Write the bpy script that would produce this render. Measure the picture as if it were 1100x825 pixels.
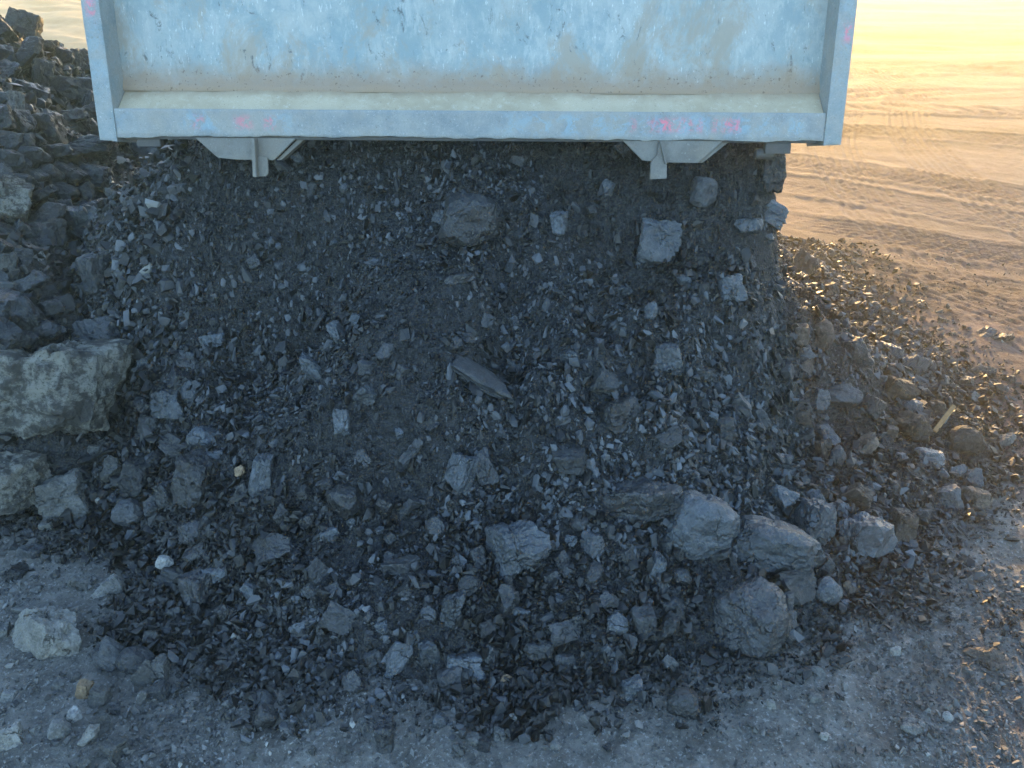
import bpy, bmesh, math, random
import numpy as np
from mathutils import Matrix, Vector, Euler

for o in list(bpy.data.objects):
    bpy.data.objects.remove(o)
S = bpy.context.scene
COL = S.collection
R = math.radians

# ------------------------------------------------------------------ camera, sky, sun, exposure
PITCH, FPX, CAMH = 30.0, 830.0, 1.70
SUN_AZ, SUN_EL = 12.0, 11.0            # degrees; azimuth measured from +Y towards +X
cam = bpy.data.cameras.new('camera')
cam.sensor_width = 36.0
cam.lens = 36.0 * FPX / 1100.0
cam.clip_start, cam.clip_end = 0.05, 3000
camo = bpy.data.objects.new('camera', cam)
COL.objects.link(camo)
camo.location = (0, 0, CAMH)
camo.rotation_euler = (R(90 - PITCH), 0, 0)
S.camera = camo

world = bpy.data.worlds.new('World')
S.world = world
world.use_nodes = True
wn = world.node_tree
bg = wn.nodes['Background']
sky = wn.nodes.new('ShaderNodeTexSky')
sky.sky_type = 'NISHITA'
sky.sun_disc = False
sky.sun_elevation = R(SUN_EL)
sky.sun_rotation = R(SUN_AZ)
sky.dust_density = 0.6
sky.ozone_density = 2.4
wn.links.new(sky.outputs[0], bg.inputs[0])
bg.inputs[1].default_value = 0.15

sl = bpy.data.lights.new('sun', 'SUN')
sl.energy = 2.0
sl.angle = R(0.5)
sl.color = (1.0, 0.58, 0.19)
so = bpy.data.objects.new('sun', sl)
COL.objects.link(so)
sdir = Vector((math.sin(R(SUN_AZ)) * math.cos(R(SUN_EL)), math.cos(R(SUN_AZ)) * math.cos(R(SUN_EL)), math.sin(R(SUN_EL))))
so.rotation_euler = sdir.to_track_quat('Z', 'Y').to_euler()
so.location = sdir * 60

S.view_settings.view_transform = 'Standard'
S.view_settings.look = 'None'
S.view_settings.gamma = 1
S.view_settings.use_curve_mapping = False
S.view_settings.exposure = 3.05
S.render.engine = 'CYCLES'
S.cycles.use_denoising = True
S.cycles.sample_clamp_indirect = 1.5
S.cycles.max_bounces = 6
S.cycles.volume_bounces = 1

# ------------------------------------------------------------------ numeric helpers
def rng(seed):
    return np.random.default_rng(seed)

def _hash(ix, iy, iz, seed):
    h = (ix * 374761393 + iy * 668265263 + iz * 2147483647 + seed * 974634777) & 0xFFFFFFFF
    h = ((h ^ (h >> 13)) * 1274126177) & 0xFFFFFFFF
    h = ((h ^ (h >> 16)) * 2246822519) & 0xFFFFFFFF
    return ((h ^ (h >> 15)) & 0xFFFFFF) / float(0xFFFFFF)

def vnoise(x, y, z=None, seed=0):
    x = np.asarray(x, float); y = np.asarray(y, float)
    z = np.zeros_like(x) if z is None else np.asarray(z, float)
    fx, fy, fz = np.floor(x), np.floor(y), np.floor(z)
    ix, iy, iz = fx.astype(np.int64), fy.astype(np.int64), fz.astype(np.int64)
    u, v, w = x - fx, y - fy, z - fz
    u = u * u * (3 - 2 * u); v = v * v * (3 - 2 * v); w = w * w * (3 - 2 * w)
    def c(a, b, d): return _hash(ix + a, iy + b, iz + d, seed)
    a = (c(0,0,0) * (1-u) + c(1,0,0) * u) * (1-v) + (c(0,1,0) * (1-u) + c(1,1,0) * u) * v
    b = (c(0,0,1) * (1-u) + c(1,0,1) * u) * (1-v) + (c(0,1,1) * (1-u) + c(1,1,1) * u) * v
    return (a * (1-w) + b * w) * 2 - 1

def fbm(x, y, z=None, seed=0, oct=4, gain=.5):
    s, a = 0, 1.0
    for k in range(oct):
        s = s + a * vnoise(np.asarray(x) * 2**k, np.asarray(y) * 2**k, None if z is None else np.asarray(z) * 2**k, seed + k * 17)
        a *= gain
    return s

def sstep(a, b, x):
    t = np.clip((x - a) / (b - a), 0, 1)
    return t * t * (3 - 2 * t)

def ray(px, py):
    c, s = math.cos(R(PITCH)), math.sin(R(PITCH))
    a, b = (px - 550) / FPX, -(py - 412.5) / FPX
    return np.array([a, c + b * s, -s + b * c])

def G(px, py, h=0.0):
    d = ray(px, py)
    t = (h - CAMH) / d[2]
    return (d[0] * t, d[1] * t)

# ------------------------------------------------------------------ relief of the place
def poly_dist(x, y, P):
    """signed distance, positive inside"""
    x = np.asarray(x, float); y = np.asarray(y, float)
    d = np.full(x.shape, 1e9); inside = np.zeros(x.shape, bool)
    n = len(P)
    for i in range(n):
        ax, ay = P[i]; bx, by = P[(i + 1) % n]
        ex, ey = bx - ax, by - ay
        t = np.clip(((x - ax) * ex + (y - ay) * ey) / (ex * ex + ey * ey), 0, 1)
        d = np.minimum(d, np.hypot(x - ax - t * ex, y - ay - t * ey))
        cr = ((ay > y) != (by > y)) & (x < (bx - ax) * (y - ay) / ((by - ay) if by != ay else 1e-9) + ax)
        inside ^= cr
    return np.where(inside, d, -d)

TOE_A = [G(890, 290), G(960, 345), G(1030, 400), G(1065, 470), G(1050, 545), G(985, 600), G(900, 655), G(820, 705),
         G(700, 705), G(610, 722), G(520, 748), G(420, 735), G(310, 705), G(210, 655), G(150, 590), (-1.55, 2.05),
         (-1.9, 2.6), (-2.1, 4.9), (0.2, 5.2), (1.7, 5.0)]
TOE_B = [(-1.15, 2.45), (-1.45, 2.02), (-2.0, 1.95), (-6.5, 2.0), (-7.5, 7.2), (-4.2, 7.1), (-2.6, 6.5), (-1.55, 5.2), (-1.1, 3.6)]

def hA(x, y):
    d = poly_dist(x, y, TOE_A) + .07 * fbm(np.asarray(x) * 3.2, np.asarray(y) * 3.2, seed=5, oct=3)
    d = np.maximum(d, 0)
    xx = np.asarray(x, float); yy = np.asarray(y, float)
    slope = .74 - .20 * sstep(.7, 1.25, xx)
    h = slope * d - .07 * np.exp(-((d - .45) / .25)**2) * (1 + vnoise(xx * 2.3, yy * 2.3, seed=8))
    h = h + sstep(.2, .6, d) * (.095 * fbm(xx * 2.6, yy * 1.9, seed=9, oct=2) + .045 * fbm(xx * 7, yy * 6, seed=10, oct=2))
    # a hollow where the stream has just slid away
    h = h - .09 * np.exp(-((xx + .06) / .13)**2 - ((yy - 2.23) / .13)**2)
    h = np.maximum(h, .3 * d)
    cap = 1.06
    h = cap * np.tanh((h / cap)**1.8) ** (1 / 1.8)
    # the stream that still falls from under the gate, with its steep yard-side edge
    edge = .97 + .05 * vnoise(yy * 6, yy * 0 + 3, seed=4) + .03 * vnoise(yy * 19, yy * 0 + 3, seed=6)
    st = (1.10 + .05 * fbm(xx * 5, yy * 4, seed=11, oct=2)) * sstep(edge + .17, edge - .09, xx) * sstep(-2.5, -1.05, xx) * sstep(2.15, 3.0, yy) * sstep(4.6, 3.6, yy)
    k = .06
    return h + np.where(d > 0, k * np.logaddexp(0, (st - h) / k), 0) * sstep(0, .2, d)

def hB(x, y):
    d = np.maximum(poly_dist(x, y, TOE_B) + .12 * fbm(np.asarray(x) * 1.7, np.asarray(y) * 1.7, seed=15, oct=3), 0)
    cap = 1.66
    h = 1.02 * d
    return cap * np.tanh((h / cap)**1.8) ** (1 / 1.8)

TRACKS = [  # point, direction degrees, curvature, width, depth
    (G(960, 215), -38, .02, .50, .022), (G(1010, 195), -36, .02, .46, .020), (G(1060, 270), -32, .03, .42, .018),
    (G(900, 170), 75, .05, .50, .012), (G(1000, 170), 78, .05, .48, .014), (G(1060, 120), -8, .01, .60, .03), (G(980, 100), 5, .01, .6, .03),
    (G(1000, 75), 12, .005, .7, .04), (G(1080, 150), -20, .02, .5, .02), (G(1090, 340), -55, .03, .4, .012), (G(1000, 300), -24, .03, .36, .010)]

def h_ground(x, y):
    x = np.asarray(x, float); y = np.asarray(y, float)
    far = sstep(400, 60, np.hypot(x, y))
    sx, sy = x * .88 - y * .47, x * .47 + y * .88
    h = (.014 - .007 * sstep(1.5, 2.5, x)) * fbm(x * 1.1, y * 1.1, seed=31, oct=2) + .006 * fbm(x * 7, y * 7, seed=32, oct=3) * sstep(4, 2, y) + .0032 * fbm(sx * .4, sy * 7, seed=33, oct=4)
    h = h + .04 * fbm(x * .22, y * .22, seed=37, oct=1) * sstep(4, 9, y)
    h = h + .0035 * fbm(x * 38, y * 38, seed=39, oct=2) * sstep(5, 3, y)
    h = h + .003 * fbm(x * 12, y * 12 , seed=38, oct=3) * sstep(1.2, 2.2, x + .15 * y)
    h = h + .10 * fbm(x * .16 + .1 * y, y * .55, seed=41, oct=4) * sstep(8, 14, y) * sstep(300, 60, y) + .004 * fbm(x * 2, y * 4, seed=42, oct=3) * sstep(8, 12, y) * sstep(60, 30, y)
    right = sstep(1.4, 2.1, x - .05 * y)
    for i, ((px, py), ang, cv, w, dep) in enumerate(TRACKS):
        dx, dy = math.cos(R(ang)), math.sin(R(ang))
        t = (x - px) * dx + (y - py) * dy
        s = -(x - px) * dy + (y - py) * dx + cv * t * t + .015 * vnoise(t * .4, t * 0 + i, seed=60)
        m = sstep(w * .56, w * .46, np.abs(s)) * sstep(9.0, 5.0, np.abs(t)) * right * (.65 + .35 * vnoise(t * 1.3, s * 2, seed=61 + i))
        groove = np.abs(((s / .062) % 1) - .5) * 2
        lug = (np.sin(2 * np.pi * (t + .5 * np.abs(s)) / .11) > .1) * 1.0
        h = h + m * dep * (.85 * sstep(.25, .75, groove) - .5 + .35 * lug)
        h = h + dep * .6 * np.exp(-((np.abs(s) - w * .58) / .05)**2) * right * sstep(7, 4, np.abs(t))
    return h * far

def hT(x, y):
    return np.maximum(np.maximum(hA(x, y), hB(x, y)), h_ground(x, y))

_T = np.concatenate([np.arange(.9, 5, .006), np.arange(5, 30, .05)])
def hit(px, py):
    d = ray(px, py)
    P = d[None, :] * _T[:, None]
    P[:, 2] += CAMH
    below = P[:, 2] < hT(P[:, 0], P[:, 1])
    k = int(np.argmax(below)) if below.any() else len(_T) - 1
    return P[k], _T[k]

def slope_n(x, y, e=.06):
    gx = float(hT(np.array([x + e]), np.array([y]))[0] - hT(np.array([x - e]), np.array([y]))[0]) / (2 * e)
    gy = float(hT(np.array([x]), np.array([y + e]))[0] - hT(np.array([x]), np.array([y - e]))[0]) / (2 * e)
    return Vector((-gx, -gy, 1)).normalized()

# ------------------------------------------------------------------ object helpers
def link(name, me, parent=None, mats=()):
    o = bpy.data.objects.new(name, me)
    COL.objects.link(o)
    for m in mats:
        me.materials.append(m)
    if parent is not None:
        o.parent = parent
    return o

def tag(o, label=None, cat=None, group=None, kind=None):
    if label: o['label'] = label
    if cat: o['category'] = cat
    if group: o['group'] = group
    if kind: o['kind'] = kind
    return o

def empty(name, loc=(0, 0, 0)):
    o = bpy.data.objects.new(name, None)
    COL.objects.link(o)
    o.location = loc
    o.empty_display_size = .1
    return o

def np_mesh(name, V, F, attrs=None, smooth=False, mat_idx=None):
    me = bpy.data.meshes.new(name)
    V = np.asarray(V, np.float32); F = np.asarray(F, np.int32)
    nv, nf, k = len(V), len(F), F.shape[1]
    me.vertices.add(nv); me.vertices.foreach_set('co', V.ravel())
    me.loops.add(nf * k); me.loops.foreach_set('vertex_index', F.ravel())
    me.polygons.add(nf)
    me.polygons.foreach_set('loop_start', np.arange(nf, dtype=np.int32) * k)
    me.polygons.foreach_set('loop_total', np.full(nf, k, np.int32))
    me.polygons.foreach_set('use_smooth', np.full(nf, smooth, bool) if np.isscalar(smooth) else smooth)
    if mat_idx is not None:
        me.polygons.foreach_set('material_index', np.asarray(mat_idx, np.int32))
    for an, av in (attrs or {}).items():
        a = me.attributes.new(an, 'FLOAT', 'POINT')
        a.data.foreach_set('value', np.asarray(av, np.float32))
    me.update(calc_edges=True)
    return me

def grid_faces(nx, ny):
    i, j = np.meshgrid(np.arange(nx - 1), np.arange(ny - 1), indexing='xy')
    a = (j * nx + i).ravel()
    return np.stack([a, a + 1, a + nx + 1, a + nx], 1)

def box_bm(bm, x0, x1, y0, y1, z0, z1):
    vs = [bm.verts.new(p) for p in ((x0,y0,z0),(x1,y0,z0),(x1,y1,z0),(x0,y1,z0),(x0,y0,z1),(x1,y0,z1),(x1,y1,z1),(x0,y1,z1))]
    for f in ((0,3,2,1),(4,5,6,7),(0,1,5,4),(1,2,6,5),(2,3,7,6),(3,0,4,7)):
        bm.faces.new([vs[i] for i in f])

def prism_bm(bm, pts, a0, a1, axis='x'):
    def P(a, p):
        return (a, p[0], p[1]) if axis == 'x' else ((p[0], a, p[1]) if axis == 'y' else (p[0], p[1], a))
    A = [bm.verts.new(P(a0, p)) for p in pts]; B = [bm.verts.new(P(a1, p)) for p in pts]
    n = len(pts)
    bm.faces.new(A); bm.faces.new(B[::-1])
    for i in range(n):
        bm.faces.new((A[i], B[i], B[(i + 1) % n], A[(i + 1) % n]))

def tube_bm(bm, p, q, r, n=14):
    p, q = Vector(p), Vector(q)
    M = (q - p).to_track_quat('Z', 'Y').to_matrix().to_4x4()
    M.translation = (p + q) / 2
    bmesh.ops.create_cone(bm, cap_ends=True, segments=n, radius1=r, radius2=r, depth=(q - p).length, matrix=M)

def bm_obj(name, bm, mat, parent=None, bevel=0.0, smooth=False):
    bmesh.ops.recalc_face_normals(bm, faces=bm.faces)
    if bevel:
        bmesh.ops.bevel(bm, geom=[e for e in bm.edges if len(e.link_faces) == 2 and e.calc_face_angle(0) > .5], offset=bevel, segments=2, affect='EDGES', clamp_overlap=True)
    me = bpy.data.meshes.new(name)
    bm.to_mesh(me); bm.free()
    if smooth:
        for p in me.polygons: p.use_smooth = True
        me.set_sharp_from_angle(angle=R(35))
    return link(name, me, parent, [mat])

# ------------------------------------------------------------------ materials
class N:
    """small node-tree writer"""
    def __init__(s, name):
        s.m = bpy.data.materials.new(name); s.m.use_nodes = True
        s.t = s.m.node_tree; s.b = s.t.nodes['Principled BSDF']; s.out = s.t.nodes['Material Output']
    def n(s, typ, **kw):
        x = s.t.nodes.new(typ)
        for k, v in kw.items(): setattr(x, k, v)
        return x
    def put(s, sock, v):
        if isinstance(v, bpy.types.NodeSocket): s.t.links.new(v, sock)
        elif isinstance(v, (tuple, list)) and len(v) == 3 and sock.type == 'RGBA': sock.default_value = (*v, 1)
        else: sock.default_value = v
    def coord(s, which='Object', scale=None):
        c = s.n('ShaderNodeTexCoord').outputs[which]
        if scale is not None:
            mp = s.n('ShaderNodeMapping'); mp.inputs['Scale'].default_value = scale
            s.t.links.new(c, mp.inputs[0]); c = mp.outputs[0]
        return c
    def noise(s, co, scale, detail=4, rough=.6, dist=0):
        x = s.n('ShaderNodeTexNoise'); s.put(x.inputs['Vector'], co)
        x.inputs['Scale'].default_value = scale; x.inputs['Detail'].default_value = detail
        x.inputs['Roughness'].default_value = rough; x.inputs['Distortion'].default_value = dist
        return x.outputs[0]
    def vor(s, co, scale, feature='F1', out='Distance'):
        x = s.n('ShaderNodeTexVoronoi', feature=feature); s.put(x.inputs['Vector'], co)
        x.inputs['Scale'].default_value = scale
        return x.outputs[out]
    def ramp(s, v, a, b, lo=0.0, hi=1.0):
        x = s.n('ShaderNodeMapRange'); x.interpolation_type = 'SMOOTHSTEP'
        s.put(x.inputs[0], v); s.put(x.inputs[1], a); s.put(x.inputs[2], b); x.inputs[3].default_value = lo; x.inputs[4].default_value = hi
        return x.outputs[0]
    def math(s, op, a, b=0.0, clamp=False):
        x = s.n('ShaderNodeMath', operation=op); x.use_clamp = clamp
        s.put(x.inputs[0], a); s.put(x.inputs[1], b)
        return x.outputs[0]
    def mix(s, f, a, b):
        x = s.n('ShaderNodeMix', data_type='RGBA')
        s.put(x.inputs[0], f); s.put(x.inputs[6], a); s.put(x.inputs[7], b)
        return x.outputs[2]
    def attr(s, name):
        x = s.n('ShaderNodeAttribute'); x.attribute_name = name
        return x.outputs['Fac']
    def sep(s, co):
        x = s.n('ShaderNodeSeparateXYZ'); s.put(x.inputs[0], co)
        return x.outputs
    def rand(s):
        return s.n('ShaderNodeObjectInfo').outputs['Random']
    def bump(s, h, strength=.5, dist=.01, normal=None):
        x = s.n('ShaderNodeBump'); x.inputs['Strength'].default_value = strength; x.inputs['Distance'].default_value = dist
        s.put(x.inputs['Height'], h)
        if normal is not None: s.put(x.inputs['Normal'], normal)
        return x.outputs[0]
    def done(s, col, rough=.7, nrm=None, spec=.4, metal=0):
        s.put(s.b.inputs['Base Color'], col); s.put(s.b.inputs['Roughness'], rough)
        s.put(s.b.inputs['Specular IOR Level'], spec); s.put(s.b.inputs['Metallic'], metal)
        if nrm is not None: s.put(s.b.inputs['Normal'], nrm)
        return s.m

def mat_lump(name, base, dust, dust_amt, rough, spec=.5, grain=1.0):
    """a broken lump: cleaved faces, dust held in patches, fine grain"""
    n = N(name)
    co = n.n('ShaderNodeNewGeometry').outputs['Position']      # real size: the same grain on a pebble and a boulder
    rnd = n.rand()
    off = n.n('ShaderNodeVectorMath', operation='ADD'); n.put(off.inputs[0], co)
    cmb = n.n('ShaderNodeCombineXYZ'); n.put(cmb.inputs[0], n.math('MULTIPLY', rnd, 37)); n.put(cmb.inputs[1], n.math('MULTIPLY', rnd, 91)); n.put(off.inputs[1], cmb.outputs[0])
    c = off.outputs[0]
    a = n.noise(c, 11, 6, .65); b = n.noise(c, 34, 5, .7); f = n.noise(c, 120, 3, .7)
    col = n.mix(n.ramp(b, .3, .7), base, tuple(min(1, v * 1.9) for v in base))
    wc = n.n('ShaderNodeVectorMath', operation='ADD'); n.put(wc.inputs[0], c)
    nz = n.n('ShaderNodeTexNoise'); n.put(nz.inputs['Vector'], c); nz.inputs['Scale'].default_value = 14; nz.inputs['Detail'].default_value = 4
    sc_ = n.n('ShaderNodeVectorMath', operation='SCALE'); n.put(sc_.inputs[0], nz.outputs['Color']); sc_.inputs['Scale'].default_value = .11
    n.put(wc.inputs[1], sc_.outputs[0])
    edge = n.vor(wc.outputs[0], 6, 'DISTANCE_TO_EDGE'); step = n.n('ShaderNodeTexVoronoi'); n.put(step.inputs['Vector'], wc.outputs[0]); step.inputs['Scale'].default_value = 26
    stp = n.sep(step.outputs['Color'])[0]
    crack = n.math('ADD', n.ramp(edge, .0, .016), n.ramp(a, .46, .56), True)
    m1 = n.ramp(n.math('ADD', a, n.math('MULTIPLY', f, .45)), .86 - dust_amt * .25, 1.02 - dust_amt * .2)
    col = n.mix(m1, col, dust)
    gr = n.noise(c, 150, 2, .8)
    col = n.mix(n.math('MULTIPLY', n.ramp(gr, .57, .70), .45), col, tuple(min(1, v * 1.6) for v in dust))
    col = n.mix(n.math('MULTIPLY', n.ramp(gr, .44, .32), .6), col, tuple(v * .45 for v in base))
    col = n.mix(crack, tuple(v * .35 for v in base), col)
    val = n.ramp(rnd, 0, 1, .65, 1.4)
    hs = n.n('ShaderNodeHueSaturation'); n.put(hs.inputs['Value'], val); n.put(hs.inputs['Color'], col)
    hgt = n.math('ADD', n.math('MULTIPLY', b, .5), n.math('MULTIPLY', f, .32 * grain))
    hgt = n.math('ADD', hgt, n.math('ADD', n.math('MULTIPLY', crack, .25), n.math('MULTIPLY', stp, .55)))
    nr = n.bump(hgt, 1.0, .016)
    rg = n.math('ADD', n.math('MULTIPLY', m1, .3), n.ramp(n.math('ADD', b, n.math('MULTIPLY', stp, .25)), .4, .8, rough + .15, rough - .14), True)
    return n.done(hs.outputs[0], rg, nr, spec)

M_COAL = {
    'black': mat_lump('coal_black', (.009, .010, .012), (.028, .030, .034), .2, .36, .65),
    'dusty grey': mat_lump('coal_dusty', (.019, .0205, .023), (.052, .055, .059), .45, .5, .5),
    'blue-grey': mat_lump('coal_sheen', (.027, .032, .038), (.076, .083, .091), .4, .36, .65),
    'brown-tinged': mat_lump('coal_brown', (.030, .024, .020), (.095, .075, .062), .6, .7, .3),
}
M_ROCK = {
    'dark grey': mat_lump('rock_dark', (.016, .0175, .020), (.058, .060, .063), .5, .5, .35),
    'grey': mat_lump('rock_grey', (.050, .050, .048), (.115, .113, .107), .55, .78, .3),
    'pale': mat_lump('rock_pale', (.12, .117, .107), (.19, .184, .165), .5, .85, .25),
    'cream': mat_lump('rock_cream', (.14, .098, .06), (.155, .13, .10), .5, .8, .3),
    'white': mat_lump('rock_white', (.13, .129, .123), (.19, .187, .18), .5, .8, .3),
}

def mat_granite():
    n = N('mottled_granite')
    co = n.coord('Object')
    a = n.noise(co, 2.2, 8, .72, .4); b = n.noise(co, 9, 6, .75); f = n.noise(co, 42, 4, .7)
    m = n.ramp(n.math('ADD', n.math('MULTIPLY', a, .5), n.math('MULTIPLY', b, .5)), .46, .56)
    col = n.mix(m, (.046, .044, .041), (.18, .173, .15))
    col = n.mix(n.ramp(f, .56, .66), col, (.045, .045, .04))
    h = n.math('ADD', n.math('MULTIPLY', b, .6), n.math('MULTIPLY', f, .3))
    return n.done(col, .85, n.bump(h, .7, .05), .25)
M_GRANITE = mat_granite()

def mat_frag(name, c0, c1, c2, rough0=.4):
    """loose fragments: each has its own tone in the attribute"""
    n = N(name)
    t = n.attr('tone')
    co = n.coord('Object')
    b = n.noise(co, 170, 3, .7)
    col = n.mix(n.ramp(t, .15, .8), c0, c1)
    col = n.mix(n.ramp(t, .93, .97), col, c2)
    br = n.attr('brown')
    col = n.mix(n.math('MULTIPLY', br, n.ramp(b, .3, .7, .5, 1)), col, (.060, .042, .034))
    return n.done(col, n.math('ADD', n.ramp(t, 0, 1, rough0, .8), n.math('MULTIPLY', br, .45), True), n.bump(b, .6, .004), .4)
M_FRAG = mat_frag('coal_fragments', (.006, .0064, .0075), (.082, .088, .097), (.115, .12, .127), .34)
M_FRAGB = mat_frag('rock_fragments', (.008, .0085, .010), (.062, .065, .069), (.18, .18, .17), .5)
M_GRAV = mat_frag('gravel_stones', (.045, .045, .045), (.150, .149, .143), (.27, .265, .245), .65)

def mat_fines():
    n = N('coal_fines')
    co = n.coord('Object')
    a = n.noise(co, 5, 5, .6); b = n.noise(co, 55, 5, .75); v = n.vor(co, 130)
    col = n.mix(n.ramp(b, .35, .68), (.006, .0064, .0072), (.032, .034, .038))
    col = n.mix(n.ramp(a, .5, .75), col, (.014, .0148, .016))
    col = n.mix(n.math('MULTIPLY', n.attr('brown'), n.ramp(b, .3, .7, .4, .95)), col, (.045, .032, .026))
    h = n.math('ADD', n.math('MULTIPLY', b, .5), n.math('MULTIPLY', v, .6))
    return n.done(col, .72, n.bump(h, .9, .012), .35)
M_FINES = mat_fines()

def mat_ground():
    n = N('yard_dirt')
    co = n.coord('Object')
    a = n.noise(co, .9, 5, .6); b = n.noise(co, 11, 5, .7); f = n.noise(co, 90, 4, .75); v = n.vor(co, 70, out='Color')
    dirt = n.mix(n.ramp(b, .3, .7), (.085, .053, .045), (.150, .098, .086))
    dirt = n.mix(n.ramp(a, .35, .7), dirt, (.115, .082, .073))
    wide = n.noise(n.coord('Object', (.10, .35, 1)), 1.0, 5, .65)
    dirt = n.mix(n.ramp(wide, .42, .66), dirt, (.055, .034, .028))
    soot = n.mix(n.ramp(b, .3, .72), (.062, .059, .054), (.150, .143, .130))
    soot = n.mix(n.ramp(f, .54, .66), soot, (.22, .218, .205))
    soot = n.mix(n.ramp(f, .44, .3), soot, (.035, .035, .036))
    cd = n.attr('soot')
    m = n.ramp(n.math('ADD', cd, n.math('MULTIPLY', n.math('SUBTRACT', b, .5), .5)), .3, .7)
    col = n.mix(m, dirt, soot)
    h = n.math('ADD', n.math('MULTIPLY', b, .7), n.math('MULTIPLY', f, .35))
    return n.done(col, .88, n.bump(h, 1.0, .022), .25)
M_GROUND = mat_ground()

def mat_paint(name, scale_u=1.0):
    """faded light-blue steel paint, dust, scratches running down, rust held along the lower fold, pink spots where sprayed"""
    n = N(name)
    co = n.coord('Object')
    X, Y, Z = n.sep(co)[0:3]
    st = n.coord('Object', (1, 1, .33)); st2 = n.coord('Object', (1, .9, .25))
    a = n.noise(co, 2.4, 6, .65, .3); b = n.noise(st, 26, 7, .75, .3); c = n.noise(st2, 130, 4, .75); d = n.noise(co, 7, 7, .72)
    fl = n.noise(co, 85, 4, .7); gn = n.noise(co, 230, 3, .8)
    col = n.mix(n.ramp(a, .32, .68), (0.2, 0.266, 0.277), (0.259, 0.307, 0.303))
    col = n.mix(n.ramp(d, .40, .66), col, (0.34, 0.359, 0.34))
    col = n.mix(n.math('MULTIPLY', n.ramp(b, .50, .66), .6), col, (0.414, 0.422, 0.396))
    col = n.mix(n.math('MULTIPLY', n.ramp(b, .42, .32), .5), col, (0.148, 0.215, 0.229))
    col = n.mix(n.math('MULTIPLY', n.ramp(c, .60, .68), n.ramp(d, .40, .52)), col, (0.562, 0.57, 0.548))
    col = n.mix(n.math('MULTIPLY', n.ramp(gn, .60, .74), .35), col, (0.533, 0.533, 0.503))
    # brown-grey grime clouds and dark scuffs
    gr = n.noise(n.coord('Object', (1, 1, .6)), 6, 8, .74, .4)
    low = n.ramp(Z, .80, .20)
    col = n.mix(n.math('MULTIPLY', n.ramp(gr, .48, .63), n.math('ADD', .22, n.math('MULTIPLY', low, .7))), col, (0.296, 0.255, 0.2))
    sc = n.math('MULTIPLY', n.ramp(n.noise(n.coord('Object', (1, 1, .45)), 19, 5, .65, 1.2), .60, .68), n.ramp(fl, .42, .56))
    col = n.mix(n.math('MULTIPLY', sc, .8), col, (0.074, 0.0814, 0.0814))
    # rust and dirt along the fold
    dz = n.math('ADD', Z, n.math('MULTIPLY', n.math('SUBTRACT', n.noise(co, 9, 7, .75), .5), .16))
    fold = n.math('MULTIPLY', n.ramp(dz, .275, .165), n.ramp(Y, .02, .06))
    col = n.mix(n.math('MULTIPLY', fold, .9), col, (0.274, 0.189, 0.122))
    sp = n.math('MULTIPLY', n.ramp(fl, .60, .66), n.ramp(dz, .26, .19))
    col = n.mix(n.math('MULTIPLY', sp, .7), col, (0.0962, 0.0629, 0.0444))
    pk = n.math('MULTIPLY', n.attr('pink'), n.ramp(fl, .38, .52))
    col = n.mix(pk, col, (0.555, 0.148, 0.192))
    bl = n.math('MULTIPLY', n.attr('blue'), n.ramp(n.noise(co, 40, 4, .7), .40, .52))
    col = n.mix(bl, col, (0.141, 0.252, 0.326))
    h = n.math('ADD', n.math('MULTIPLY', b, .5), n.math('MULTIPLY', fl, .5))
    return n.done(col, n.ramp(a, .3, .7, .48, .68), n.bump(h, .25, .004), .4)
M_PAINT = mat_paint('faded_blue_paint')

def mat_ledge():
    n = N('dusty_ledge')
    co = n.coord('Object')
    a = n.noise(co, 5, 6, .65); b = n.noise(co, 38, 8, .82, .5); f = n.noise(co, 170, 3, .7)
    Z = n.sep(co)[2]
    col = n.mix(n.ramp(a, .3, .7), (0.37, 0.30, 0.205), (0.46, 0.385, 0.275))
    col = n.mix(n.ramp(b, .50, .72, 0, .7), col, (0.56, 0.51, 0.42))
    col = n.mix(n.ramp(f, .36, .28), col, (0.116, 0.102, 0.0816))
    dz = n.math('ADD', Z, n.math('MULTIPLY', n.math('SUBTRACT', n.noise(co, 16, 5, .7), .5), .05))
    col = n.mix(n.ramp(dz, .120, .170, 0, .85), col, (0.245, 0.17, 0.112))
    col = n.mix(n.math('MULTIPLY', n.ramp(n.sep(co)[1], .0250, .0225), n.ramp(b, .3, .5, .5, 1)), col, (0.034, 0.034, 0.034))  # dark seam behind the rail lip: grime plus the groove's shade, painted into the colour
    return n.done(col, .88, n.bump(b, .4, .006), .2)
M_LEDGE = mat_ledge()

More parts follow.
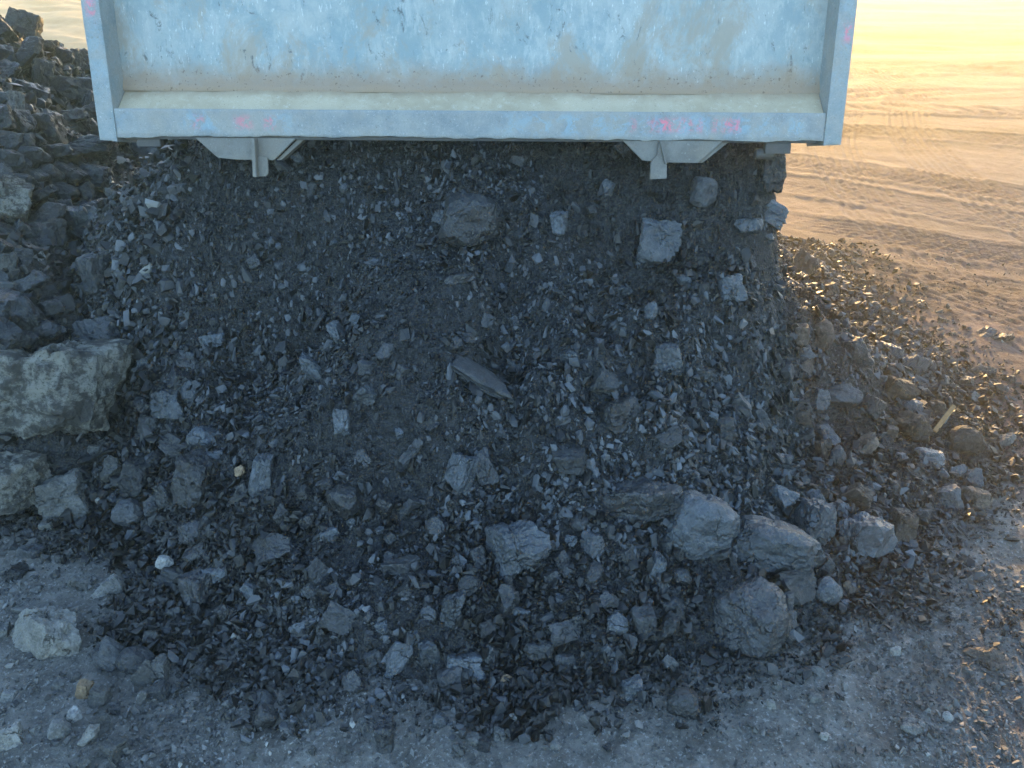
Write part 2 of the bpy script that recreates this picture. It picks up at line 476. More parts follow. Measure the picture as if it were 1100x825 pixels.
def mat_steel(name, base, worn):
    n = N(name)
    co = n.coord('Object')
    a = n.noise(co, 12, 6, .7); b = n.noise(co, 80, 5, .75); st = n.noise(n.coord('Object', (1, 1, .15)), 90, 4, .7)
    col = n.mix(n.ramp(a, .35, .65), base, worn)
    col = n.mix(n.ramp(b, .58, .72), col, tuple(min(1, v * 1.5) for v in worn))
    col = n.mix(n.ramp(b, .40, .30), col, (.14, .12, .10))
    gn = n.noise(co, 210, 3, .8); big = n.noise(co, 3.5, 6, .7)
    col = n.mix(n.math('MULTIPLY', n.ramp(big, .45, .62), .7), col, tuple(v * .95 for v in (worn[0] * 1.1, worn[1], worn[2] * .9)))
    col = n.mix(n.math('MULTIPLY', n.ramp(gn, .58, .72), .55), col, tuple(min(1, v * 1.7) for v in worn))
    col = n.mix(n.math('MULTIPLY', n.ramp(gn, .42, .32), .45), col, tuple(v * .45 for v in base))
    pk = n.math('MULTIPLY', n.attr('pink'), n.ramp(n.noise(co, 42, 8, .8, .8), .47, .54))
    col = n.mix(pk, col, (.62, .17, .21))
    bl = n.math('MULTIPLY', n.math('MULTIPLY', n.attr('blue'), .6), n.ramp(n.noise(co, 26, 7, .75, .6), .44, .60))
    col = n.mix(bl, col, (.22, .35, .42))
    return n.done(col, .62, n.bump(n.math('ADD', n.math('MULTIPLY', b, .6), n.math('MULTIPLY', st, .4)), .35, .004), .45)
M_RAIL = mat_steel('worn_rail_paint', (0.19, 0.209, 0.213), (0.274, 0.275, 0.258))
M_POST = mat_steel('worn_post_paint', (0.182, 0.224, 0.232), (0.266, 0.277, 0.27))
M_LATCH = mat_steel('bare_worn_steel', (.115, .11, .10), (.17, .163, .145))
M_DARKSTEEL = mat_steel('dark_chassis_steel', (0.038, 0.038, 0.0418), (0.0684, 0.0646, 0.0608))

def mat_plain(name, c, rough=.6, sc=20, var=1.5, spec=.4):
    n = N(name)
    co = n.coord('Object')
    b = n.noise(co, sc, 5, .7)
    col = n.mix(n.ramp(b, .3, .7), c, tuple(min(1, v * var) for v in c))
    return n.done(col, rough, n.bump(b, .3, .005), spec)
M_TYRE = mat_plain('tyre_rubber', (.022, .021, .020), .8)
M_CAB = mat_plain('cab_paint', (.16, .30, .37), .4, 6, 1.2)
M_GLASS = mat_plain('dark_cab_glass', (.02, .025, .03), .08, 6, 1.1, .6)
M_WOOD = mat_plain('splintered_wood', (.20, .115, .05), .8, 60, 1.4)
M_SAND = mat_plain('pale_sand', (.21, .165, .11), .9, 3, 1.35, .2)
M_GRASS = mat_plain('dry_green_grass', (.09, .14, .035), .7, 4, 1.7, .3)

# ------------------------------------------------------------------ ground sheet
def axis_x():
    f = np.arange(-1.6, 5.6, .017)
    l, x, s = [], -1.6, .02
    while x > -600: s *= 1.06; x -= s; l.append(x)
    r, x, s = [], f[-1], .02
    while x < 600: s *= 1.06; x += s; r.append(x)
    return np.concatenate([l[::-1], f, r])
def axis_y():
    l = [.75]
    while l[-1] < 600:
        y = l[-1]
        l.append(y + (max(.011, .0042 * y) if y < 9 else .0075 * y if y < 14 else (.010 * y if y < 45 else .08 * y)))
    b, y, s = [], .75, .02
    while y > -600: s *= 1.12; y -= s; b.append(y)
    return np.concatenate([b[::-1], l])
gx, gy = axis_x(), axis_y()
GX, GY = np.meshgrid(gx, gy)
GX, GY = GX.ravel(), GY.ravel()
GZ = h_ground(GX, GY)
dA = poly_dist(GX, GY, TOE_A); dB = poly_dist(GX, GY, TOE_B)
wob = fbm(GX * 1.2, GY * 1.2, seed=71, oct=3)
soot = sstep(-1.15, -.1, np.maximum(dA, dB) + .22 * wob)
soot = np.maximum(soot, sstep(1.5, .9, GX + .35 * (GY - 1.2) * 0 + .2 * wob) * sstep(2.6, 1.9, GY))
soot = np.maximum(soot, .45 * sstep(.25, .75, fbm(GX * .5, GY * .5, seed=75, oct=3)) * sstep(3, 5, GY))
soot = soot * sstep(2.0, 1.5, GX - .35 * np.maximum(0, 2.2 - GY) + .15 * wob)
me = np_mesh('ground', np.stack([GX, GY, GZ], 1), grid_faces(len(gx), len(gy)), {'soot': soot}, True)
tag(link('ground', me, None, [M_GROUND]), kind='structure')

# far sandy bank beyond the old pile
def mound(name, cx, cy, rx, ry, hh, mat, seed, res=90, rot=0.0):
    u = np.linspace(-1.15, 1.15, res); U, V = np.meshgrid(u, u); U, V = U.ravel(), V.ravel()
    r = np.hypot(U, V)
    x, y = U * rx, V * ry
    h = hh * np.clip(1 - r**2, -.1, 1) * (1 + .25 * fbm(U * 2, V * 2, seed=seed)) + hh * .05 * fbm(U * 9, V * 9, seed=seed + 3) - .02
    c, s = math.cos(rot), math.sin(rot)
    return link(name, np_mesh(name, np.stack([cx + c * x - s * y, cy + s * x + c * y, h], 1), grid_faces(res, res), None, True), None, [mat])
tag(mound('sand_bank', -12.0, 18.5, 7.5, 3.6, .62, M_SAND, 81, 140, R(-12)), 'pale sand bank in sunlight behind the old rock heap', 'sand bank', kind='structure')

# ------------------------------------------------------------------ the tipper truck
TX = -.138
truck = tag(empty('dump_truck', (TX, 6.4, 0)), 'faded light-blue tipper truck tipping coal from under its hanging tailgate', 'dump truck')
LEAN = 14.0
def inv(o, w):      # keep world placement under the truck's empty
    o.location = (w[0] - TX, w[1] - 6.4, w[2])

HW = 1.25
# tailgate: corrugated only by dents; origin at the middle of its lower edge
nx, nz = 200, 80
u = np.linspace(-HW + .05, HW - .05, nx); v = np.linspace(.150, 1.13, nz)
U, V = np.meshgrid(u, v); U, V = U.ravel(), V.ravel()
yy = .100 + .006 * fbm(U * 2.2, V * 2.6, seed=91, oct=3) + .008 * np.exp(-((U - .35) / .12)**2 - ((V - .42) / .09)**2) + .007 * np.exp(-((U + .55) / .16)**2 - ((V - .33) / .07)**2) - .012 * np.exp(-((V - .16) / .02)**2)
Vp = np.stack([U, yy, V], 1); Fp = grid_faces(nx, nz)
Vb = Vp + np.array([0, .012, 0])
Vall = np.concatenate([Vp, Vb]); Fall = np.concatenate([Fp[:, ::-1], Fp + len(Vp)])
me = np_mesh('tailgate', Vall, Fall, None, True)
gate = link('tailgate', me, truck, [M_PAINT])
inv(gate, (TX, 2.67, 1.116))
gate.rotation_euler = (R(-LEAN), R(.36), 0)

def paint_grid(name, mat, x0, x1, z0, z1, ny0, ny1, res, pinks=(), blues=()):
    """a plate with a finely divided face (local y = ny0) and thickness to ny1; paint spots as attributes"""
    nx = max(2, int((x1 - x0) / res)); nz = max(2, int((z1 - z0) / res))
    u = np.linspace(x0, x1, nx); v = np.linspace(z0, z1, nz)
    U, V = np.meshgrid(u, v); U, V = U.ravel(), V.ravel()
    pink = np.zeros_like(U); blue = np.zeros_like(U)
    for (a, b, c, d, s) in pinks:
        pink = np.maximum(pink, s * np.exp(-(((U - a) / b)**2)**2 - (((V - c) / d)**2)**2))
    for (a, b, c, d, s) in blues:
        blue = np.maximum(blue, s * np.exp(-(((U - a) / b)**2)**2 - (((V - c) / d)**2)**2))
    edge = np.minimum(np.minimum(U - x0, x1 - U), np.minimum(V - z0, z1 - V))
    y = ny0 + .0025 * np.exp(-(edge / .004)**2) + .0035 * fbm(U * 2.5, V * 4, seed=14, oct=2) + .0012 * fbm(U * 9, V * 9, seed=int(x0 * 100) % 50, oct=3)
    zz = V + (.0022 * fbm(U * 22, V * 3, seed=12, oct=3) + .0035 * fbm(U * 4, V * 3, seed=13, oct=3)) * (np.abs(V - z0) < 1e-6)
    A = np.stack([U, y, zz], 1); B = A.copy(); B[:, 1] = ny1
    F = grid_faces(nx, nz); n0 = len(A)
    per = np.concatenate([np.arange(nx), np.arange(1, nz) * nx + nx - 1, (nz - 1) * nx + np.arange(nx - 2, -1, -1), np.arange(nz - 2, 0, -1) * nx])
    q = np.roll(per, -1)
    side = np.stack([per, per + n0, q + n0, q], 1)
    FF = np.concatenate([F, F[:, ::-1] + n0, side[:, ::-1]])
    return np_mesh(name, np.concatenate([A, B]), FF, {'pink': np.concatenate([pink, pink]), 'blue': np.concatenate([blue, blue])}, False)

def ux(px): return (px - 506) / 800 * 2.5
rail_p = [(ux(p), b, .045, .022, s) for p, b, s in ((213, .02, .7), (262, .03, .6), (290, .02, .7), (700, .02, .55), (716, .03, 1.0), (735, .03, .9), (752, .012, .7), (782, .02, .95), (793, .014, 1.0), (768, .01, .6), (680, .012, .6))]
rail_b = [(ux(p), b, .045, .035, s) for p, b, s in ((215, .06, .9), (300, .05, .6), (560, .09, .6), (580, .04, 1.0), (612, .045, 1.0), (645, .03, .9), (668, .05, .8), (700, .08, .8), (745, .07, .9), (800, .12, .85), (855, .03, 1.0), (130, .05, .3))]
railm = paint_grid('bottom_rail', M_RAIL, -HW + .058, HW - .058, 0, .087, 0, .012, .0045, rail_p, rail_b)
rail = link('bottom_rail', railm, gate, [M_RAIL])
bm = bmesh.new()
prism_bm(bm, [(.018, .004), (.018, .0775), (.024, .0835), (.10, .160), (.10, .004)], -HW + .06, HW - .06)
bmesh.ops.subdivide_edges(bm, edges=[e for e in bm.edges if abs(e.verts[0].co.x - e.verts[1].co.x) > 1], cuts=120)
for v_ in bm.verts:
    if v_.co.y > .09 and v_.co.z > .1: v_.co.z += .004 * math.sin(v_.co.x * 7) + .003 * math.sin(v_.co.x * 23)
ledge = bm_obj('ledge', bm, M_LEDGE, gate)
# thin dark lower lip of the rail
bm = bmesh.new(); box_bm(bm, -HW + .075, HW - .075, .016, .06, -.009, .0035)
bm_obj('lower_lip', bm, M_DARKSTEEL, gate, .002)
for sgn in (-1, 1):
    x0, x1 = (-HW, -HW + .0575) if sgn < 0 else (HW - .0575, HW)
    pz = [(x0 + .03, .016, .405, .05, .9)] if sgn < 0 else [(x0 + .036, .013, .335, .03, .95), (x0 + .03, .012, .47, .02, .4)]
    pm = paint_grid('side_post', M_POST, x0, x1, -.014, 1.14, -.0035, .16, .006, pz, [(x0 + .03, .03, .2 + .1 * k, .05, .5) for k in range(9)])
    link('side_post', pm, gate, [M_POST])
bm = bmesh.new(); box_bm(bm, -HW + .0585, HW - .0585, .0, .098, 1.06, 1.14); bm_obj('top_rail', bm, M_RAIL, gate, .006)
for px_ in (261, 724):
    c = ux(px_)
    bm = bmesh.new()
    prism_bm(bm, [(c - .168, -.0045), (c + .172, -.0045), (c + .095, -.074), (c + .088, -.0765), (c - .03, -.0752), (c - .098, -.069)], .010, .026, 'y')
    prism_bm(bm, [(c + .176, -.0045), (c + .20, -.0045), (c + .112, -.076), (c + .096, -.076)], .028, .075, 'y')
    br = bm_obj('latch_bracket', bm, M_LATCH, gate, .0018)
    bm = bmesh.new()
    t0 = c + (.04 if px_ < 500 else -.045)
    if px_ < 500:
        prism_bm(bm, [(t0 - .007, -.006), (t0 + .004, -.006), (t0 + .001, -.132), (t0 - .012, -.131)], -.028, .0085, 'y')
        prism_bm(bm, [(t0 + .0015, -.062), (t0 + .036, -.068), (t0 + .035, -.118), (t0 + .026, -.129), (t0 + .0015, -.130)], -.004, .004, 'y')
    else:
        prism_bm(bm, [(t0 - .004, -.006), (t0 + .006, -.006), (t0 + .020, -.055), (t0 + .028, -.085), (t0 + .030, -.128), (t0 - .027, -.131), (t0 - .026, -.075), (t0 - .006, -.05)], -.008, .0085, 'y')
        prism_bm(bm, [(t0 - .003, -.0065), (t0 + .003, -.0065), (t0 + .026, -.080), (t0 + .019, -.080)], -.024, -.0085, 'y')
    bm_obj('latch_tongue', bm, M_LATCH, br, .0015)
bm = bmesh.new()
c = ux(838)
box_bm(bm, c - .035, c + .052, .02, .05, -.044, -.0095); tube_bm(bm, (c - .06, .05, -.045), (c + .0, .05, -.045), .018)
bm_obj('hinge_stub', bm, M_DARKSTEEL, gate, .002)
bm = bmesh.new(); box_bm(bm, -ux(838) - .1, -ux(838) - .02, .02, .05, -.034, -.0095)
bm_obj('hinge_stub', bm, M_DARKSTEEL, gate, .002)

# raised body: floor, walls with ribs, front wall
BED = 35.0
def bed_part(name, build, mat, bevel=.004):
    bm = bmesh.new(); build(bm)
    o = bm_obj(name, bm, mat, truck, bevel)
    inv(o, (TX, 3.61, 1.29)); o.rotation_euler = (R(BED), 0, 0)
    return o
def b_floor(bm):
    box_bm(bm, -1.12, 1.12, 0, 5.2, -.06, 0)
    for k in range(7): box_bm(bm, -1.1, 1.1, .3 + k * .75, .4 + k * .75, -.2, -.062)
bed_part('bed_floor', b_floor, M_CAB)
for sg in (-1, 1):
    def b_wall(bm, sg=sg):
        xa, xb = sorted((sg * 1.125, sg * 1.165)); box_bm(bm, xa, xb, 0, 5.2, -.06, 1.10)
        xa, xb = sorted((sg * 1.167, sg * 1.205))
        for k in range(7): box_bm(bm, xa, xb, .1 + k * .8, .2 + k * .8, -.05, 1.05)
    bed_part('side_wall', b_wall, M_CAB)
bed_part('front_wall', lambda bm: box_bm(bm, -1.12, 1.12, 5.205, 5.25, -.06, 1.3), M_CAB)
bm = bmesh.new()
for sx in (-.42, .42): box_bm(bm, sx - .05, sx + .05, 3.9 - 6.4, 10.9 - 6.4, .82, 1.06)
for k in range(6): box_bm(bm, -.37, .37, 4.1 - 6.4 + k * 1.25, 4.2 - 6.4 + k * 1.25, .86, 1.0)
bm_obj('chassis', bm, M_DARKSTEEL, truck, .006)
bm = bmesh.new(); tube_bm(bm, (0, 8.2 - 6.4, 1.0), (0, 7.55 - 6.4, 3.8), .09); bm_obj('hoist_ram', bm, M_LATCH, truck)
def wheel(x, y, dual):
    prof = [(.30, -.13), (.42, -.15), (.49, -.13), (.515, -.09), (.515, .09), (.49, .13), (.42, .15), (.30, .13)]
    bm = bmesh.new()
    n_ = 40
    for off in ((-.16, .16) if dual else (0,)):
        rings = []
        for i in range(n_):
            a = 2 * math.pi * i / n_
            rings.append([bm.verts.new((off + w, r * (1 + (.012 if (i % 2 and r > .5) else 0)) * math.cos(a), r * math.sin(a))) for r, w in prof])
        for i in range(n_):
            p, q = rings[i], rings[(i + 1) % n_]
            for k in range(len(prof)):
                k2 = (k + 1) % len(prof)
                bm.faces.new((p[k], p[k2], q[k2], q[k]))
    o = bm_obj('wheel', bm, M_TYRE, truck, 0, True)
    o.location = (x, y - 6.4, .515)
    bm = bmesh.new()
    tube_bm(bm, (-.2, 0, 0), (.2, 0, 0), .12, 20); tube_bm(bm, (-.1, 0, 0), (.1, 0, 0), .302, 32)
    bm_obj('hub', bm, M_LATCH, o, .004)
for yw, dual in ((5.0, 1), (6.3, 1), (9.75, 0)):
    for sx in (-.95, .95): wheel(sx, yw, dual)
bm = bmesh.new()
prism_bm(bm, [(9.0 - 6.4, .75), (9.0 - 6.4, 2.75), (9.3 - 6.4, 2.9), (10.7 - 6.4, 2.8), (10.95 - 6.4, 1.8), (11.0 - 6.4, .6), (10.3 - 6.4, .6), (10.25 - 6.4, 1.05), (9.25 - 6.4, 1.05), (9.2 - 6.4, .75)], -1.15, 1.15)
cab = bm_obj('cab', bm, M_CAB, truck, .02)
bm = bmesh.new(); box_bm(bm, -.8, .8, 8.985 - 6.4, 8.995 - 6.4, 1.75, 2.45); bm_obj('rear_window', bm, M_GLASS, cab)
for sg in (-1, 1):
    bm = bmesh.new(); xa, xb = sorted((sg * 1.153, sg * 1.162)); box_bm(bm, xa, xb, 9.5 - 6.4, 10.5 - 6.4, 1.75, 2.5); bm_obj('side_window', bm, M_GLASS, cab)

# ------------------------------------------------------------------ lump shapes (unit boxes: scale = real size)
_ico = {}
def ico(sub):
    if sub not in _ico:
        bm = bmesh.new(); bmesh.ops.create_icosphere(bm, subdivisions=sub, radius=1)
        bm.verts.ensure_lookup_table()
        _ico[sub] = (np.array([v.co[:] for v in bm.verts]), np.array([[v.index for v in f.verts] for f in bm.faces]))
        bm.free()
    return _ico[sub]

def rock_verts(seed, shape, sub, rough=1.0):
    r = rng(seed)
    D, F = ico(sub)
    D = D / np.linalg.norm(D, axis=1, keepdims=True)
    pl = []
    def rp(n, lo, hi):
        for _ in range(n):
            v = r.normal(size=3); v /= np.linalg.norm(v); pl.append((v, r.uniform(lo, hi)))
    if shape == 'blocky':
        for ax in range(3):
            for s in (-1, 1):
                v = np.eye(3)[ax] * s + r.normal(size=3) * .16; v /= np.linalg.norm(v); pl.append((v, r.uniform(.5, .68)))
        rp(9, .66, .90)
    elif shape == 'flat':
        for s in (-1, 1):
            v = np.array([0, 0, s]) + r.normal(size=3) * .10; v /= np.linalg.norm(v); pl.append((v, r.uniform(.26, .38)))
        for k in range(7):
            a = k * .9 + r.uniform(-.3, .3); v = np.array([math.cos(a), math.sin(a), r.uniform(-.35, .35)]); v /= np.linalg.norm(v); pl.append((v, r.uniform(.58, .85)))
        rp(12, .55, .85)
    elif shape == 'wedge-shaped':
        rp(7, .36, .62); rp(4, .55, .75)
    elif shape == 'rounded':
        rp(15, .68, .90)
    elif shape == 'splintery':
        for k in range(5):
            a = k * 1.26 + r.uniform(-.3, .3); v = np.array([r.uniform(-.2, .2), math.cos(a), math.sin(a)]); v /= np.linalg.norm(v); pl.append((v, r.uniform(.2, .36)))
        rp(5, .6, .85)
    rad = np.full(len(D), 1.0)
    for v, off in pl:
        c = D @ v
        rad = np.where(c > 1e-3, np.minimum(rad, off / np.maximum(c, 1e-3)), rad)
    rad = np.minimum(rad, 1.3)
    P = D * rad[:, None]
    if sub >= 3:
        o = seed * 3.7
        amp = .06 * rough
        nz = fbm(P[:, 0] * 3 + o, P[:, 1] * 3, P[:, 2] * 3, seed=seed, oct=5, gain=.66)
        # bedding steps of broken coal
        lay = P @ np.array([.2, .35, .9]) * 7 + .5 * vnoise(P[:, 0] * 2 + o, P[:, 1] * 2, P[:, 2] * 2, seed + 3)
        st = (lay - np.floor(lay)); st = sstep(.6, 1.0, st)
        M_ = 46
        dirs = r.normal(size=(M_, 3)); dirs /= np.linalg.norm(dirs, axis=1, keepdims=True)
        warp = np.stack([vnoise(D[:, 0] * 4 + o, D[:, 1] * 4, D[:, 2] * 4, seed + q) for q in range(3)], 1) * .18
        cell = np.argmax((D + warp) @ dirs.T, axis=1)
        chip = r.uniform(-.085, .0, M_)[cell] * (.35 if shape == 'rounded' else 1.0)
        P = P + D * (chip + amp * nz - .032 * rough * st * (shape != 'rounded'))[:, None]
    lo, hi = P.min(0), P.max(0)
    P = (P - (lo + hi) / 2) / (hi - lo)
    return P, F

SHAPES = ('blocky', 'flat', 'wedge-shaped', 'rounded', 'splintery')
_protos = {}
def proto(shape, k, sub, tone, mats):
    key = (shape, k, sub, tone, id(mats))
    if key not in _protos:
        P, F = rock_verts(1000 + SHAPES.index(shape) * 50 + k, shape, sub)
        me = np_mesh('lump', P, F, None, True)
        me.set_sharp_from_angle(angle=R(16))
        me.materials.append(mats if isinstance(mats, bpy.types.Material) else mats[tone])
        _protos[key] = me
    return _protos[key]

RNG = rng(77)
def place(name, px, py, w, h, shape, tone, mats, label, cat, group=None, roll=0.0, depth=None, sub=4, lift=.10, k=None, yaw=None):
    P, z = hit(px, py)
    s = z / FPX
    W, H = w * s, h * s
    D = depth * s if depth else (min(W, H) * .5 + max(W, H) * .4)
    n = slope_n(P[0], P[1])
    me = proto(shape, int(RNG.integers(0, 4)) if k is None else k, sub, tone, mats)
    o = bpy.data.objects.new(name, me); COL.objects.link(o)
    # local z leans half-way back to the viewer's line so that the photographed outline shows
    tilt = -R(PITCH) * .55
    o.rotation_euler = (Matrix.Rotation(tilt + float(RNG.uniform(-.12, .12)), 3, 'X') @ Matrix.Rotation(R(roll), 3, 'Y') @ Matrix.Rotation(yaw if yaw is not None else float(RNG.uniform(-.35, .35)), 3, 'Z')).to_euler()
    o.scale = (W * 1.06, D, H * 1.08)
    o.location = Vector(P) + n * (lift * min(W, H, D))
    tag(o, label, cat, group)
    return o, P

HERO = []          # (px, py, radius px, short phrase)
def hero(px, py, w, h, shape, tone, label, short=None, name='coal_lump', mats=None, cat='coal lump', group='coal lumps on the spilled heap', **kw):
    o, P = place(name, px, py, w, h, shape, tone, mats or M_COAL, label, cat, group, **kw)
    HERO.append((px, py, max(w, h) / 2, short))
    return o

C = hero
C(706, 266, 44, 56, 'wedge-shaped', 'blue-grey', 'blue-grey wedge of coal standing alone below the latch tongue nearer the yard', 'the tall blue-grey wedge', roll=12)
C(785, 310, 30, 28, 'blocky', 'blue-grey', 'square blue-grey coal block beside the falling edge of the stream', 'the square block by the stream edge')
C(600, 243, 18, 28, 'blocky', 'blue-grey', 'small upright blue-grey block high under the middle of the tailgate', 'the small upright block')
C(507, 242, 72, 56, 'rounded', 'black', 'big round black lump sliding down under the middle of the tailgate', 'the round black lump under the tailgate')
C(713, 388, 36, 34, 'blocky', 'blue-grey', 'blocky lump with pale top and dark face half way up the slope', 'the pale-topped block')
C(668, 446, 48, 36, 'blocky', 'black', 'broad dark lump with dusty top below the pale-topped block', 'the broad dark lump')
C(648, 412, 34, 28, 'wedge-shaped', 'dusty grey', 'dusty wedge of coal lying just above the broad dark lump')
C(515, 412, 26, 84, 'splintery', 'dusty grey', 'long jagged coal plate standing on edge in the middle of the slope', 'the jagged plate', roll=-62, depth=40)
C(753, 567, 80, 66, 'rounded', 'blue-grey', 'large blue-grey many-faced boulder at the foot of the heap', 'the blue-grey boulder', name='boulder', cat='boulder', group=None, roll=8, sub=5)
C(829, 590, 104, 54, 'rounded', 'blue-grey', 'long rounded boulder lying beside the blue-grey many-faced one', 'the long boulder', name='boulder', cat='boulder', group=None, roll=8, sub=5)
C(872, 563, 38, 48, 'blocky', 'blue-grey', 'upright block leaning behind the long rounded boulder', 'the leaning block', roll=10)
C(924, 575, 58, 40, 'flat', 'blue-grey', 'flat-topped blue-grey slab farthest to the yard side of the boulder row', 'the flat-topped slab', depth=60)
C(804, 665, 74, 82, 'rounded', 'black', 'big dark rounded boulder in front of the boulder row', 'the dark round boulder', name='boulder', cat='boulder', group=None, sub=5)
C(852, 632, 46, 42, 'wedge-shaped', 'dusty grey', 'crumbling wedge wedged between the dark round boulder and the small ball-like lump', 'the crumbling wedge')
C(888, 636, 30, 32, 'rounded', 'blue-grey', 'small ball-like blue-grey lump under the long boulder', 'the ball-like lump')
C(554, 597, 72, 66, 'wedge-shaped', 'blue-grey', 'large pointed wedge with a shiny face at the centre of the toe', 'the large pointed wedge', roll=-28, sub=5)
C(288, 592, 62, 36, 'wedge-shaped', 'black', 'large dark lump with ridged top on the old-pile side of the toe', 'the ridged dark lump')
C(214, 518, 46, 54, 'blocky', 'black', 'tall smooth black block beside the pale oblong block', 'the smooth black block')
C(283, 513, 27, 48, 'blocky', 'blue-grey', 'pale oblong block standing upright beside a cream pebble', 'the pale oblong block', roll=8)
C(184, 433, 36, 32, 'blocky', 'blue-grey', 'larger of two touching grey lumps above the splinter', 'the touching grey lumps')
C(206, 423, 18, 28, 'rounded', 'blue-grey', 'smaller of two touching grey lumps above the splinter')
C(221, 471, 32, 24, 'rounded', 'blue-grey', 'egg-shaped blue-grey lump above the smooth black block')
C(194, 482, 20, 40, 'splintery', 'dusty grey', 'dark splinter standing beside the smooth black block', roll=-60, depth=20)
C(228, 492, 30, 15, 'flat', 'blue-grey', 'thin pale blue flake lying above the smooth black block')
C(144, 552, 36, 30, 'rounded', 'dusty grey', 'rounded grey lump lying apart beside the crumbly pale rubble', 'the lone rounded grey lump')
C(112, 362, 56, 40, 'blocky', 'dusty grey', 'block with pale grainy top lying just above the granite slab', 'the pale-grained block')
C(52, 356, 32, 22, 'rounded', 'black', 'dark oval lump on the upper edge of the granite slab')
C(92, 243, 84, 46, 'flat', 'blue-grey', 'big ragged plate with bluish white top at the old-pile edge', 'the ragged bluish plate', depth=60)
C(160, 172, 46, 44, 'flat', 'blue-grey', 'pale scaly plate high beside the tailgate post', 'the pale scaly plate', roll=-35)
C(112, 205, 14, 34, 'splintery', 'blue-grey', 'thin white-edged shard above the ragged bluish plate', roll=-70, depth=10)
C(106, 298, 24, 50, 'blocky', 'dusty grey', 'tall narrow block below the ragged bluish plate', 'the tall narrow block')
C(502, 713, 46, 22, 'blocky', 'blue-grey', 'blue-grey bar-shaped block resting on a dark block at the toe', 'the bar-shaped block', roll=10)
C(486, 731, 32, 30, 'blocky', 'dusty grey', 'dark block under the bar-shaped block', 'the dark block under the bar')
C(681, 742, 26, 26, 'blocky', 'blue-grey', 'bluish block rolled out onto the gravel alone', 'the lone bluish block')
C(473, 776, 18, 18, 'rounded', 'blue-grey', 'small round bluish lump alone on the gravel', 'the small round bluish lump')
C(285, 774, 28, 32, 'rounded', 'black', 'shiny dark lump on the gravel under a brown stone', 'the shiny dark lump', roll=20)
C(737, 758, 40, 34, 'rounded', 'black', 'dark rounded lump that has rolled farthest in front of the boulders', 'the rolled dark lump')
C(1057, 711, 38, 28, 'wedge-shaped', 'brown-tinged', 'dark brown lump on the sun-flecked dirt', 'the dark brown lump', roll=15)
C(612, 498, 36, 26, 'blocky', 'dusty grey', 'grey lump sliding above the long dark slab', 'the sliding grey lump')
C(521, 500, 24, 38, 'blocky', 'dusty grey', 'upright grainy block below the jagged plate', 'the grainy block', roll=-15)
C(673, 540, 118, 40, 'flat', 'black', 'long dark slab sliding down above the large pointed wedge', 'the long dark slab', depth=60, roll=-8, sub=5)
C(706, 612, 18, 32, 'blocky', 'blue-grey', 'pale upright chip under the blue-grey boulder', 'the pale upright chip', roll=10)
C(430, 608, 42, 17, 'flat', 'dusty grey', 'thin flat plate beside the upper side of the toe centre', 'the thin flat plate')
C(380, 735, 24, 28, 'rounded', 'black', 'round black lump at the outer edge of the toe', 'the round black edge lump')
C(413, 795, 22, 40, 'blocky', 'black', 'black block alone on the gravel nearest the camera', 'the near black block')
C(188, 622, 18, 32, 'splintery', 'dusty grey', 'dark shard capped by a white stone', 'the capped shard', roll=-75, depth=16)
C(216, 640, 30, 50, 'blocky', 'black', 'tall black block tumbling in front of the heap', 'the tumbling black block')
C(208, 573, 30, 26, 'rounded', 'black', 'smooth dark round lump above the tumbling black block')
C(232, 573, 16, 14, 'blocky', 'blue-grey', 'small bluish block beside a smooth dark round lump')
C(662, 671, 24, 26, 'rounded', 'blue-grey', 'grainy bluish round lump at the toe near the dark round boulder', 'the grainy bluish lump')
C(690, 672, 26, 36, 'blocky', 'dusty grey', 'upright dusty block next to the grainy bluish round lump')
C(714, 675, 28, 32, 'wedge-shaped', 'dusty grey', 'wedge leaning against the upright dusty block')
C(602, 650, 15, 20, 'blocky', 'blue-grey', 'small bright bluish block below the large pointed wedge', 'the small bright block')
C(507, 629, 30, 22, 'rounded', 'dusty grey', 'smooth grey round lump beside a leaning blue slab', 'the smooth grey lump')
C(487, 655, 26, 42, 'blocky', 'blue-grey', 'leaning bluish slab below the smooth grey round lump', 'the leaning bluish slab', roll=18)
C(460, 660, 18, 20, 'rounded', 'blue-grey', 'small bluish ball beside the leaning bluish slab')
C(540, 648, 34, 38, 'wedge-shaped', 'black', 'dark wedge below the large pointed wedge', roll=-20)
C(580, 698, 34, 18, 'flat', 'dusty grey', 'flat slab flush with the gravel at the toe', 'the flush flat slab', depth=20)
C(607, 678, 38, 24, 'wedge-shaped', 'dusty grey', 'grainy low lump above the flush flat slab')
C(443, 685, 16, 18, 'blocky', 'blue-grey', 'small chipped bluish block at the toe centre')
C(905, 425, 38, 26, 'rounded', 'dusty grey', 'broad grey lump on the yard-side flank', 'the broad flank lump')
C(880, 428, 20, 24, 'blocky', 'blue-grey', 'small grey block beside the broad flank lump')
C(957, 421, 44, 30, 'wedge-shaped', 'brown-tinged', 'brownish wedge with a flat face on the yard-side flank', 'the brownish wedge')
C(953, 382, 26, 22, 'blocky', 'blue-grey', 'squared block with a pale top on the yard-side flank', 'the squared flank block', roll=20)
C(980, 395, 26, 38, 'flat', 'dusty grey', 'tilted plate at the sunny edge of the heap', 'the tilted plate', roll=50, depth=20)
C(1035, 475, 44, 32, 'rounded', 'brown-tinged', 'brown rounded lump under the wooden stick', 'the brown rounded lump')
C(998, 494, 32, 20, 'blocky', 'blue-grey', 'bluish shiny lump beside the brown rounded lump')
C(975, 438, 26, 18, 'flat', 'blue-grey', 'bluish ragged chip beside the wooden stick')
C(1018, 535, 28, 24, 'blocky', 'dusty grey', 'grey block at the foot of the sunny flank', 'the sunny-foot block')
